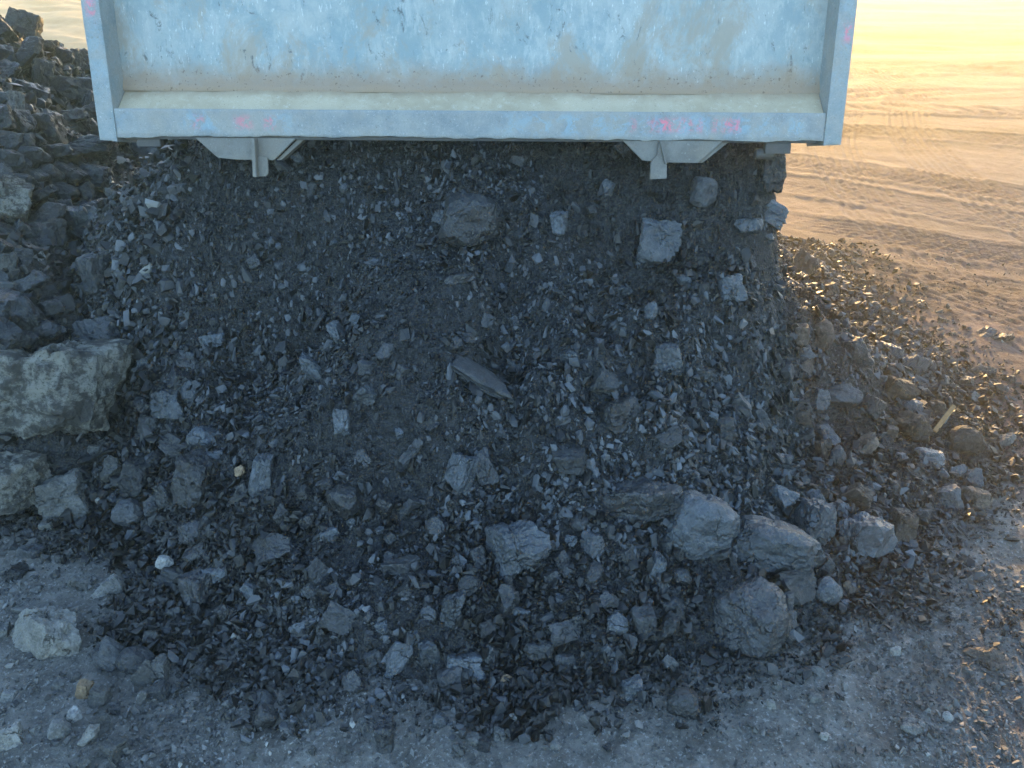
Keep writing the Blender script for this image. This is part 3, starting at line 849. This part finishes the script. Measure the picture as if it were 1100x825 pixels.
C(1050, 540, 30, 26, 'blocky', 'brown-tinged', 'brownish block at the outermost foot of the sunny flank')
C(880, 362, 24, 34, 'rounded', 'brown-tinged', 'rounded brownish lump at the top of the yard-side flank', 'the top flank lump')
C(858, 362, 18, 26, 'blocky', 'brown-tinged', 'narrow block beside the rounded brownish top lump')
C(755, 208, 32, 32, 'rounded', 'dusty grey', 'rounded lump high below the end latch bracket', 'the high rounded lump')
C(803, 243, 34, 16, 'flat', 'blue-grey', 'flat lump sticking out of the falling stream edge', 'the jutting flat lump')
C(824, 185, 30, 44, 'blocky', 'black', 'black block at the very edge of the falling stream', 'the stream-edge black block')
C(826, 228, 24, 40, 'splintery', 'blue-grey', 'shiny splinter falling at the stream edge', roll=-60, depth=18)
C(667, 313, 22, 10, 'flat', 'blue-grey', 'thin flat chip up slope beside an egg-like chip')
C(699, 335, 14, 20, 'rounded', 'blue-grey', 'egg-like bluish chip on the upper slope')
C(718, 472, 30, 22, 'wedge-shaped', 'dusty grey', 'grainy wedge above the blue-grey boulder', roll=-20)
C(228, 365, 28, 14, 'flat', 'blue-grey', 'thin bluish white flake on the upper old-pile side slope', 'the bluish flake')
C(196, 385, 16, 34, 'splintery', 'dusty grey', 'upright narrow sliver under the bluish flake', roll=-80, depth=14)

RK = dict(name='rock', mats=M_ROCK, cat='rock', group='rocks of the old heap and yard')
C(52, 689, 84, 62, 'flat', 'pale', 'pale angular flat-topped rock alone on the ground below the granite', 'the pale angular rock', **RK, depth=52, roll=22, sub=5, k=3)
C(118, 708, 38, 36, 'flat', 'dark grey', 'flat dark rock beside the pale angular rock', 'the flat dark rock', **RK, roll=-40, depth=30)
C(148, 712, 40, 30, 'rounded', 'dark grey', 'half-buried dark rock beside a thin upright slab', **RK)
C(157, 728, 28, 26, 'flat', 'grey', 'thin upright slab below the half-buried dark rock', **RK, roll=-42, depth=16)
C(35, 655, 44, 14, 'flat', 'grey', 'long low rock just behind the pale angular rock', **RK)
C(92, 742, 19, 18, 'blocky', 'cream', 'cream and orange pebble between small grey stones', 'the cream pebble', **RK)
C(107, 749, 22, 20, 'blocky', 'grey', 'small grey stone touching the cream pebble', **RK)
C(13, 793, 26, 26, 'blocky', 'pale', 'pale block lowest beside the frame of small stones', 'the pale corner block', **RK)
C(65, 785, 22, 22, 'rounded', 'grey', 'round grey stone near the pale split stone', **RK)
C(95, 792, 22, 20, 'wedge-shaped', 'pale', 'pale split stone below the cream pebble', 'the pale split stone', **RK)
C(10, 749, 16, 13, 'blocky', 'white', 'small white stone above the pale corner block', **RK)
C(80, 770, 14, 16, 'blocky', 'white', 'bluish white chip between the round grey stone and cream pebble', **RK)
C(186, 609, 18, 14, 'rounded', 'white', 'white stone lying on top of a dark shard', **RK, lift=.9)
C(72, 530, 52, 46, 'blocky', 'grey', 'broken pale lump at the foot of the granite slab', 'the broken pale lump', **RK, sub=5)
C(115, 507, 30, 32, 'wedge-shaped', 'grey', 'crumbly pale rock above the broken pale lump', 'the crumbly pale rock', **RK)
C(150, 515, 34, 40, 'blocky', 'dark grey', 'dark knobbly rock between the crumbly pale rock and the smooth black block', **RK)
C(103, 485, 32, 18, 'flat', 'grey', 'thin bluish plate above the crumbly pale rock', **RK)
C(258, 507, 12, 13, 'rounded', 'cream', 'cream pebble between the smooth black block and pale oblong block', **RK)
C(283, 752, 26, 20, 'rounded', 'dark grey', 'brownish stone just above the shiny dark lump', **RK)
C(545, 733, 15, 15, 'rounded', 'cream', 'cream stone at the toe beside the bar-shaped block', **RK)
C(597, 802, 12, 10, 'rounded', 'white', 'white pebble nearest the camera on the gravel', 'the near white pebble', **RK)
C(551, 772, 11, 10, 'rounded', 'pale', 'pale pebble above two grey pebbles on the gravel', **RK)
C(537, 790, 15, 13, 'blocky', 'grey', 'grey pebble in the cluster on the near gravel', 'the near grey pebble', **RK)
C(492, 807, 16, 15, 'rounded', 'grey', 'round grey pebble beside a sunk slab on the near gravel', **RK)
C(508, 795, 26, 12, 'flat', 'grey', 'sunk grey slab on the near gravel', **RK)
C(520, 803, 16, 18, 'blocky', 'dark grey', 'dark pebble between the sunk slab and the near grey pebble', **RK)
C(962, 700, 12, 9, 'flat', 'pale', 'flat pale chip on the open dirt in front of the flank', 'the flat pale chip', **RK)
C(1018, 771, 12, 12, 'rounded', 'white', 'pale blue-white round stone on open dirt below the dark brown lump', 'the blue-white stone', **RK)
C(980, 783, 30, 14, 'flat', 'grey', 'flat stone split in two near the blue-white stone', **RK)
C(875, 751, 18, 12, 'rounded', 'grey', 'low grey stone on the dirt in front of the dark round boulder', **RK)
C(828, 758, 10, 10, 'blocky', 'pale', 'pale chip pair piece on the dirt before the dark round boulder', **RK)
C(38, 282, 18, 9, 'flat', 'white', 'bright white flake below the ragged bluish plate', 'the white flake', **RK, roll=-35, lift=.6)
# granite slab and its neighbours
C(60, 417, 150, 100, 'flat', 'x', 'huge mottled pale granite slab half buried at the edge of the heap', 'the granite slab', name='boulder', mats=M_GRANITE, cat='boulder', group=None, depth=130, sub=5, lift=-.04, k=2, yaw=.1)
C(12, 520, 78, 62, 'blocky', 'x', 'mottled pale boulder below the huge granite slab', 'the mottled boulder', name='boulder', mats=M_GRANITE, cat='boulder', group=None, sub=5)
C(12, 225, 66, 60, 'wedge-shaped', 'x', 'mottled tan boulder in the lower old heap', 'the tan boulder', name='boulder', mats=M_GRANITE, cat='boulder', group=None, sub=5)
OP = dict(name='rock', mats=M_ROCK, cat='rock', group='rocks of the old heap and yard')
C(14, 22, 26, 22, 'wedge-shaped', 'dark grey', 'dark rock on the very crest of the old heap', 'the crest rock', **OP)
C(68, 96, 70, 24, 'flat', 'dark grey', 'long slab lying across the upper old heap', 'the long upper slab', **OP, roll=6)
C(33, 105, 60, 26, 'flat', 'dark grey', 'long tilted slab below the crest of the old heap', 'the tilted upper slab', **OP, roll=18)
C(45, 142, 42, 34, 'blocky', 'dark grey', 'blocky rock in the middle of the old heap', 'the middle block', **OP)
C(86, 165, 64, 36, 'wedge-shaped', 'dark grey', 'big rock with pale upper edge beside the tailgate post', 'the pale-edged rock', **OP, roll=12, sub=5)
C(35, 170, 36, 22, 'rounded', 'dark grey', 'oval rock below the middle block of the old heap', 'the oval rock', **OP)
C(54, 190, 26, 24, 'rounded', 'dark grey', 'rounded rock above the ragged bluish plate', **OP)
C(100, 192, 36, 28, 'blocky', 'dark grey', 'square-faced rock under the pale-edged rock', 'the square-faced rock', **OP)
C(22, 198, 34, 20, 'rounded', 'dark grey', 'low rock beside the tan boulder', **OP)
C(66, 207, 32, 20, 'rounded', 'dark grey', 'smooth rock between the tan boulder and the square-faced rock', **OP)
C(12, 152, 28, 20, 'blocky', 'dark grey', 'rough rock above the oval rock', **OP)

# ------------------------------------------------------------------ the rest of the countable lumps
def direction(dx, dy):
    if abs(dy) > abs(dx) * .9: return 'below' if dy > 0 else 'above'
    return 'on the yard side of' if dx > 0 else 'on the old-heap side of'
MARK = [h_ for h_ in HERO if h_[3]]
used = set()
def auto_label(px, py, tone, shape, noun, size):
    near = sorted(MARK, key=lambda h_: math.hypot(px - h_[0], py - h_[1]))
    n0, n1 = near[0], near[1]
    d = direction(px - n0[0], py - n0[1])
    forms = [f'{tone} {shape} {noun} {d} {n0[3]}',
             f'{size} {tone} {shape} {noun} {d} {n0[3]}',
             f'{size} {tone} {shape} {noun} between {n0[3]} and {n1[3]}',
             f'{size} {tone} {shape} {noun} {direction(px - n1[0], py - n1[1])} {n1[3]}',
             f'{size} {tone} {shape} {noun} between {n0[3]} and {near[2][3]}']
    for f_ in forms:
        if len(f_.split()) <= 16 and f_ not in used:
            used.add(f_); return f_
    return next(f_ for f_ in forms if len(f_.split()) <= 16)

def free(px, py, r, pts, k=.8):
    return all(math.hypot(px - a, py - b) > (r + c) * k for a, b, c in pts)

def scatter(n, poly, sizes, name, noun, cat, group, mats, tones, p_tone, shapes, p_shape, seed, sub=4, k=.8, dens=None, lift=.14):
    r = rng(seed)
    pts = [(h_[0], h_[1], h_[2] * .8) for h_ in HERO]
    xs = [p[0] for p in poly]; ys = [p[1] for p in poly]
    got = tries = 0
    sz = sorted((math.exp(r.normal(math.log(sizes[0]), sizes[1])) for _ in range(n)), reverse=True)
    sz = [min(max(s_, sizes[2]), sizes[3]) for s_ in sz]
    while got < n and tries < n * 60:
        tries += 1
        px, py = r.uniform(min(xs), max(xs)), r.uniform(min(ys), max(ys))
        if poly_dist(np.array([px]), np.array([py]), poly)[0] < 0: continue
        if dens is not None and r.random() > dens(px, py): continue
        s_ = sz[got]
        if not free(px, py, s_ / 2, pts, k) or hit(px, py)[0][1] > 8: continue
        pts.append((px, py, s_ / 2))
        tone = str(r.choice(tones, p=p_tone)); shape = str(r.choice(shapes, p=p_shape))
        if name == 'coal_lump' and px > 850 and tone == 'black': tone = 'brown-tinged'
        a = r.uniform(.75, 1.25)
        w, h = s_ * a, s_ / a
        if shape == 'flat': h *= .55; w *= 1.15
        roll = r.uniform(-40, 40)
        if shape == 'splintery': roll = r.uniform(-100, -40) if px < 500 else r.uniform(40, 110); w *= 1.3; h *= .6
        size = 'small' if s_ < sizes[0] * .95 else ('medium' if s_ < sizes[0] * 1.35 else 'large')
        place(name, px, py, w, h, shape, tone, mats, auto_label(px, py, tone, shape, noun, size), cat, group, roll=roll, sub=sub, lift=lift, yaw=float(r.uniform(-3, 3)) if shape in ('blocky', 'rounded', 'wedge-shaped') else None)
        got += 1
    return got

HEAP_PX = [(135, 160), (500, 150), (835, 155), (850, 240), (900, 300), (985, 360), (1050, 430), (1070, 500), (1040, 560), (960, 610), (860, 690), (700, 690), (560, 735), (420, 725), (300, 690), (190, 640), (140, 570), (130, 460), (125, 350), (60, 300), (110, 220)]
def dens_heap(px, py):
    d = .26
    if py > 520: d = 1.0
    if px > 850: d = 1.0
    if 380 < px < 620 and 480 < py < 560: d = .4
    if py < 330 and px < 780: d = .12
    return d
scatter(205, HEAP_PX, (16.5, .32, 10.5, 34), 'coal_lump', 'coal lump', 'coal lump', 'coal lumps on the spilled heap', M_COAL,
        ['black', 'dusty grey', 'blue-grey', 'brown-tinged'], [.36, .38, .26, .0], SHAPES, [.32, .18, .32, .06, .12], 201, dens=dens_heap)
OLD_PX = [(0, 18), (40, 30), (70, 55), (100, 75), (118, 150), (135, 165), (120, 200), (60, 250), (40, 300), (60, 350), (0, 380)]
scatter(150, OLD_PX, (19, .38, 9, 40), 'rock', 'rock', 'rock', 'rocks of the old heap and yard', M_ROCK,
        ['dark grey', 'grey'], [.85, .15], SHAPES, [.30, .38, .28, .0, .04], 202, k=.62)
LEFT_PX = [(0, 545), (70, 500), (150, 480), (175, 560), (230, 680), (200, 760), (100, 825), (0, 825)]
scatter(46, LEFT_PX, (14, .3, 8, 26), 'rock', 'stone', 'rock', 'rocks of the old heap and yard', M_ROCK,
        ['dark grey', 'grey', 'pale'], [.25, .63, .12], SHAPES, [.36, .24, .34, .0, .06], 203, lift=.0)
FRONT_PX = [(200, 690), (420, 745), (560, 750), (700, 710), (860, 710), (1000, 610), (1080, 560), (1095, 640), (1095, 815), (230, 815)]
scatter(42, FRONT_PX, (9, .28, 6, 16), 'rock', 'pebble', 'rock', 'rocks of the old heap and yard', M_ROCK,
        ['dark grey', 'grey', 'pale'], [.12, .68, .20], SHAPES, [.36, .22, .36, .04, .02], 204, lift=.0)
YARD_PX = [(875, 262), (905, 272), (960, 305), (1095, 370), (1095, 560), (1060, 540), (1075, 470), (1010, 390)]
scatter(30, YARD_PX, (10, .35, 6, 22), 'rock', 'stone', 'rock', 'rocks of the old heap and yard', M_ROCK,
        ['dark grey', 'grey', 'pale'], [.30, .60, .10], SHAPES, [.30, .45, .25, .0, .0], 205, lift=-.12)

# splinter of wood
P, z = hit(1012, 458)
bm = bmesh.new()
prism_bm(bm, [(-.008, -.004), (.007, -.005), (.009, .004), (-.005, .006)], -.075, .075)
for v_ in bm.verts: v_.co.y += .06 * v_.co.x; v_.co.z *= (1.2 - 4 * abs(v_.co.x))
wo = bm_obj('wood_stick', bm, M_WOOD, None, .001)
wo.location = (P[0], P[1], P[2] + .035); wo.rotation_euler = (R(10), R(-22), R(38))
tag(wo, 'short splintered yellow wooden stick on the sunny edge of the heap', 'wood stick')

# ------------------------------------------------------------------ loose fragments and fines (uncountable)
def frag_proto(seed, sub):
    """an angular shard: the hull of a few random points"""
    r = rng(seed)
    n = 8 if sub == 1 else 13
    flat = [(1, .8, .55), (1, .6, .4), (1, .9, .35), (1, .75, .7)][seed % 4]
    Q = r.uniform(-.5, .5, (n, 3))
    Q = Q / np.max(np.abs(Q), axis=1, keepdims=True) * r.uniform(.36, .5, (n, 1)) * np.array(flat)
    bm = bmesh.new()
    for q in Q: bm.verts.new(q)
    res = bmesh.ops.convex_hull(bm, input=bm.verts[:])
    bmesh.ops.triangulate(bm, faces=bm.faces[:])
    bm.verts.ensure_lookup_table()
    used_v = sorted({v.index for f in bm.faces for v in f.verts})
    mp = {v: k for k, v in enumerate(used_v)}
    P = np.array([bm.verts[v].co[:] for v in used_v]); F = np.array([[mp[v.index] for v in f.verts] for f in bm.faces])
    bm.free()
    return P, F

def rot_mats(r, n):
    q = r.normal(size=(n, 4)); q /= np.linalg.norm(q, axis=1, keepdims=True)
    w, x, y, z = q.T
    return np.stack([np.stack([1-2*(y*y+z*z), 2*(x*y-z*w), 2*(x*z+y*w)], 1), np.stack([2*(x*y+z*w), 1-2*(x*x+z*z), 2*(y*z-x*w)], 1), np.stack([2*(x*z-y*w), 2*(y*z+x*w), 1-2*(x*x+y*y)], 1)], 1)

def fragments(X, Y, hf, size, seed, tone, brown, sub, nproto=16, down=0.0, lift=.18, air=0.0):
    r = rng(seed)
    n = len(X)
    Z = hf(X, Y)
    if air: Z = Z + (r.random(n) < .22) * r.exponential(air, n) * sstep(2.1, 2.5, Y) * sstep(1.25, 1.0, X)
    which = r.integers(0, nproto, n)
    Rm = rot_mats(r, n)
    if down > 0:
        e = .03
        gxv = (hf(X + e, Y) - hf(X - e, Y)) / (2 * e); gyv = (hf(X, Y + e) - hf(X, Y - e)) / (2 * e)
        t = np.stack([-gxv, -gyv, -(gxv**2 + gyv**2)], 1) + r.normal(size=(n, 3)) * .25
        t /= np.maximum(1e-6, np.linalg.norm(t, axis=1, keepdims=True))
        a = r.normal(size=(n, 3)); b = np.cross(t, a); b /= np.linalg.norm(b, axis=1, keepdims=True); c = np.cross(t, b)
        al = np.stack([t, b, c], 2)
        sel = r.random(n) < .15 + down * sstep(1.65, 2.1, Y)
        Rm = np.where(sel[:, None, None], al, Rm)
        stretch = np.where(sel, r.uniform(1.0, 1.6, n), 1.0)
    else:
        stretch = np.ones(n)
    RL = r.uniform(-.3, .35, n)
    tone = np.clip(tone * np.clip(1.0 + .7 * fbm(X * 2.1, Y * 2.6, seed=48, oct=3), .5, 1.8), 0, 1)
    VV, FF, TT, BB = [], [], [], []
    base = 0
    for k in range(nproto):
        I = np.where(which == k)[0]
        if not len(I): continue
        P, F = frag_proto(500 + seed * 20 + k, sub)
        Q = P[None] * size[I, None, None]
        Q = Q * np.stack([stretch[I], np.ones(len(I)), np.ones(len(I))], 1)[:, None, :]
        Q = np.einsum('nij,nkj->nki', Rm[I], Q)
        Q = Q + np.stack([X[I], Y[I], Z[I] + (lift + RL[I]) * size[I]], 1)[:, None, :]
        VV.append(Q.reshape(-1, 3))
        FF.append((F[None] + (np.arange(len(I)) * len(P))[:, None, None]).reshape(-1, 3) + base)
        TT.append(np.repeat(tone[I], len(P))); BB.append(np.repeat(brown[I], len(P)))
        base += len(I) * len(P)
    return np.concatenate(VV), np.concatenate(FF), np.concatenate(TT), np.concatenate(BB)

def pile_mesh(name, parts, gridpart, mats, label, cat, smooth_grid=True):
    """one mesh: the height field (quads as tris) plus its loose fragments"""
    VV, FF, TT, BB, MI, SM = [], [], [], [], [], []
    base = 0
    if gridpart is not None:
        V, F, brown = gridpart
        T = np.concatenate([F[:, [0, 1, 2]], F[:, [0, 2, 3]]])
        VV.append(V); FF.append(T); TT.append(np.zeros(len(V))); BB.append(brown); MI.append(np.zeros(len(T), int)); SM.append(np.ones(len(T), bool)); base = len(V)
    for V, F, T, B in parts:
        VV.append(V); FF.append(F + base); TT.append(T); BB.append(B); MI.append(np.full(len(F), len(mats) - 1)); SM.append(np.zeros(len(F), bool)); base += len(V)
    me = np_mesh(name, np.concatenate(VV), np.concatenate(FF), {'tone': np.concatenate(TT), 'brown': np.concatenate(BB)}, np.concatenate(SM), np.concatenate(MI))
    return tag(link(name, me, None, mats), label, cat, kind='stuff')

def brown_of(x, y, r=None):
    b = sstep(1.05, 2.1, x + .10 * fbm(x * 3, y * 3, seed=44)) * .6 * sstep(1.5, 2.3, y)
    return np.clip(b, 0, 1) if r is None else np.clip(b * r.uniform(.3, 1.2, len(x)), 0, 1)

def sample(r, n, box, hfun, keep):
    X = r.uniform(box[0], box[1], n); Y = r.uniform(box[2], box[3], n)
    k = keep(X, Y, r)
    return X[k], Y[k]

# coal heap
def hAn(x, y):
    h = hA(x, y)
    on = sstep(0, .10, h)
    return h + on * (.016 * fbm(x * 9, y * 9, seed=51, oct=3) + .012 * fbm(x * 32, y * 32, seed=53, oct=2)) - .004
xs = np.arange(-2.15, 2.15, .012); ys = np.concatenate([np.arange(1.25, 4.3, .012), np.arange(4.3, 5.3, .05)])
AX, AY = np.meshgrid(xs, ys); AX, AY = AX.ravel(), AY.ravel()
AZ = hAn(AX, AY)
AZ = np.where(hA(AX, AY) <= .002, -.08, AZ)
r = rng(301)
def keepA(X, Y, r):
    d = poly_dist(X, Y, TOE_A)
    far = .16 * sstep(-.75, -.05, d) * sstep(1.2, 1.6, X)
    return r.random(len(X)) < np.maximum(far, sstep(-.26, .03, d + .10 * fbm(X * 4, Y * 4, seed=46)))
def surfA(x, y): return np.maximum(hAn(x, y), h_ground(x, y))
def tone_of(r, n): return np.clip(r.beta(1.0, 2.6, n) + (r.random(n) < .006) * .7, 0, 1)
X, Y = sample(r, 150000, (-2.0, 2.3, 1.2, 4.8), hA, lambda X, Y, r: keepA(X, Y, r) & ((Y < 3.1) | (X > .75)))
sz = np.clip(np.exp(r.normal(math.log(.010), .38, len(X))), .005, .020)
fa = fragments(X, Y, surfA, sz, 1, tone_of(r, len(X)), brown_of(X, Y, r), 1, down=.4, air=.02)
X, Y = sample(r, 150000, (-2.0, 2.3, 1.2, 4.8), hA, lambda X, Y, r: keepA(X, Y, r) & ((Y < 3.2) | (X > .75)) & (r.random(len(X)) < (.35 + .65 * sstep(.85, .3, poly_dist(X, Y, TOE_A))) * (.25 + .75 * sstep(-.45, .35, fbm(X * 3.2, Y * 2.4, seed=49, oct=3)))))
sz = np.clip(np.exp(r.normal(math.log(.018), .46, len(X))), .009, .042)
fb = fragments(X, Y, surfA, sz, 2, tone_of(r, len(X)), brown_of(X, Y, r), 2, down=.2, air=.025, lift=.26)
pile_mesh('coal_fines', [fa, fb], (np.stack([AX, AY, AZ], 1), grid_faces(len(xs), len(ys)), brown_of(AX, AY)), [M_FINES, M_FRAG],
          'heap of loose black coal fines spilling from under the tailgate', 'coal heap')

# old heap
def hBn(x, y):
    h = hB(x, y)
    return h + sstep(0, .1, h) * (.05 * fbm(x * 4, y * 4, seed=54, oct=3) + .012 * fbm(x * 20, y * 20, seed=55, oct=2)) - .01
xs = np.concatenate([np.arange(-7.6, -4.2, .06), np.arange(-4.2, -1.0, .018)]); ys = np.concatenate([np.arange(1.85, 4.5, .018), np.arange(4.5, 8.4, .03)])
BX, BY = np.meshgrid(xs, ys); BX, BY = BX.ravel(), BY.ravel()
BZ = np.where(hB(BX, BY) <= .002, -.08, hBn(BX, BY))
r = rng(302)
def keepB(X, Y, r):
    return (r.random(len(X)) < sstep(-.2, .05, poly_dist(X, Y, TOE_B))) & (X > -1.0 * Y - .8)
def surfB(x, y): return np.maximum(np.maximum(hBn(x, y), hA(x, y)), h_ground(x, y))
X, Y = sample(r, 24000, (-5.4, -1.0, 1.9, 4.4), hB, keepB)
sz = np.clip(np.exp(r.normal(math.log(.014), .4, len(X))), .006, .032)
fa = fragments(X, Y, surfB, sz, 3, tone_of(r, len(X)), np.zeros(len(X)), 1)
X, Y = sample(r, 26000, (-6.8, -1.2, 2.0, 6.8), hB, keepB)
sz = np.clip(np.exp(r.normal(math.log(.042), .35, len(X))), .02, .075)
fb = fragments(X, Y, surfB, sz, 4, tone_of(r, len(X)), np.zeros(len(X)), 2)
pile_mesh('rubble', [fa, fb], (np.stack([BX, BY, BZ], 1), grid_faces(len(xs), len(ys)), np.zeros(len(BX))), [M_FINES, M_FRAGB],
          'old heap of dark broken rubble beside the tailgate post', 'rubble heap')

# gravel on the bare ground
r = rng(303)
def keepG(X, Y, r):
    d = np.maximum(poly_dist(X, Y, TOE_A), poly_dist(X, Y, TOE_B))
    cl = .25 + .75 * sstep(-.1, .5, fbm(X * 2.5, Y * 2.5, seed=47, oct=3))
    return (d < .02) & (r.random(len(X)) < cl * np.clip((1.35 / Y)**2, 0, 1) * (1 - .75 * sstep(1.4, 2.2, X)))
X, Y = sample(r, 260000, (-1.7, 3.0, .85, 4.6), h_ground, keepG)
sz = np.clip(np.exp(r.normal(math.log(.0085), .5, len(X))), .004, .026)
ga = fragments(X, Y, h_ground, sz, 5, np.clip(r.beta(1.6, 1.8, len(X)) * .9 + (r.random(len(X)) < .015) * .6, 0, 1), np.clip(sstep(1.3, 1.9, X) * .8, 0, 1) * r.uniform(.4, 1, len(X)), 1)
pile_mesh('gravel', [ga], None, [M_GRAV], 'fine grey gravel strewn over the bare ground before the heap', 'gravel')

# coal still in the body, behind the gate
u = np.linspace(-1.08, 1.08, 40); t = np.linspace(0, 3.2, 50)
U, T = np.meshgrid(u, t); U, T = U.ravel(), T.ravel()
lz = 1.10 + T * .62 + .05 * fbm(U * 4, T * 4, seed=58)
me = np_mesh('coal_load', np.stack([TX + U, 2.95 + T, lz], 1), grid_faces(40, 50), {'brown': np.zeros(len(U))}, True)
tag(link('coal_load', me, None, [M_FINES]), 'black coal still sliding inside the raised truck body', 'coal load', kind='stuff')

# grass beyond the sand bank
r = rng(304)
n = 26000
X = r.uniform(-24, -9, n); Y = r.uniform(21, 30, n)
hgt = r.uniform(.25, .8, n); a = r.uniform(0, 6.28, n); w = r.uniform(.02, .05, n)
dx, dy = np.cos(a), np.sin(a); lean = r.normal(0, .2, (n, 2))
V = np.stack([np.stack([X - dx * w, Y - dy * w, np.zeros(n)], 1), np.stack([X + dx * w, Y + dy * w, np.zeros(n)], 1), np.stack([X + lean[:, 0], Y + lean[:, 1], hgt], 1)], 1).reshape(-1, 3)
me = np_mesh('grass', V, np.arange(3 * n).reshape(-1, 3))
tag(link('grass', me, None, [M_GRASS]), 'green grass in sunlight behind the sand bank', 'grass', kind='stuff')

# ------------------------------------------------------------------ dusty air
hz = bpy.data.materials.new('dusty_air'); hz.use_nodes = True
nt = hz.node_tree
nt.nodes.remove(nt.nodes['Principled BSDF'])
pv = nt.nodes.new('ShaderNodeVolumePrincipled')
pv.inputs['Color'].default_value = (1.0, .915, .56, 1)
pv.inputs['Density'].default_value = .0098
pv.inputs['Anisotropy'].default_value = .62
nt.links.new(pv.outputs[0], nt.nodes['Material Output'].inputs['Volume'])
bm = bmesh.new(); box_bm(bm, -640, 640, -640, 640, -1.5, 6.6)
ho = bm_obj('haze', bm, hz)
tag(ho, 'warm dusty haze in the low sun over the whole yard', 'haze', kind='stuff')
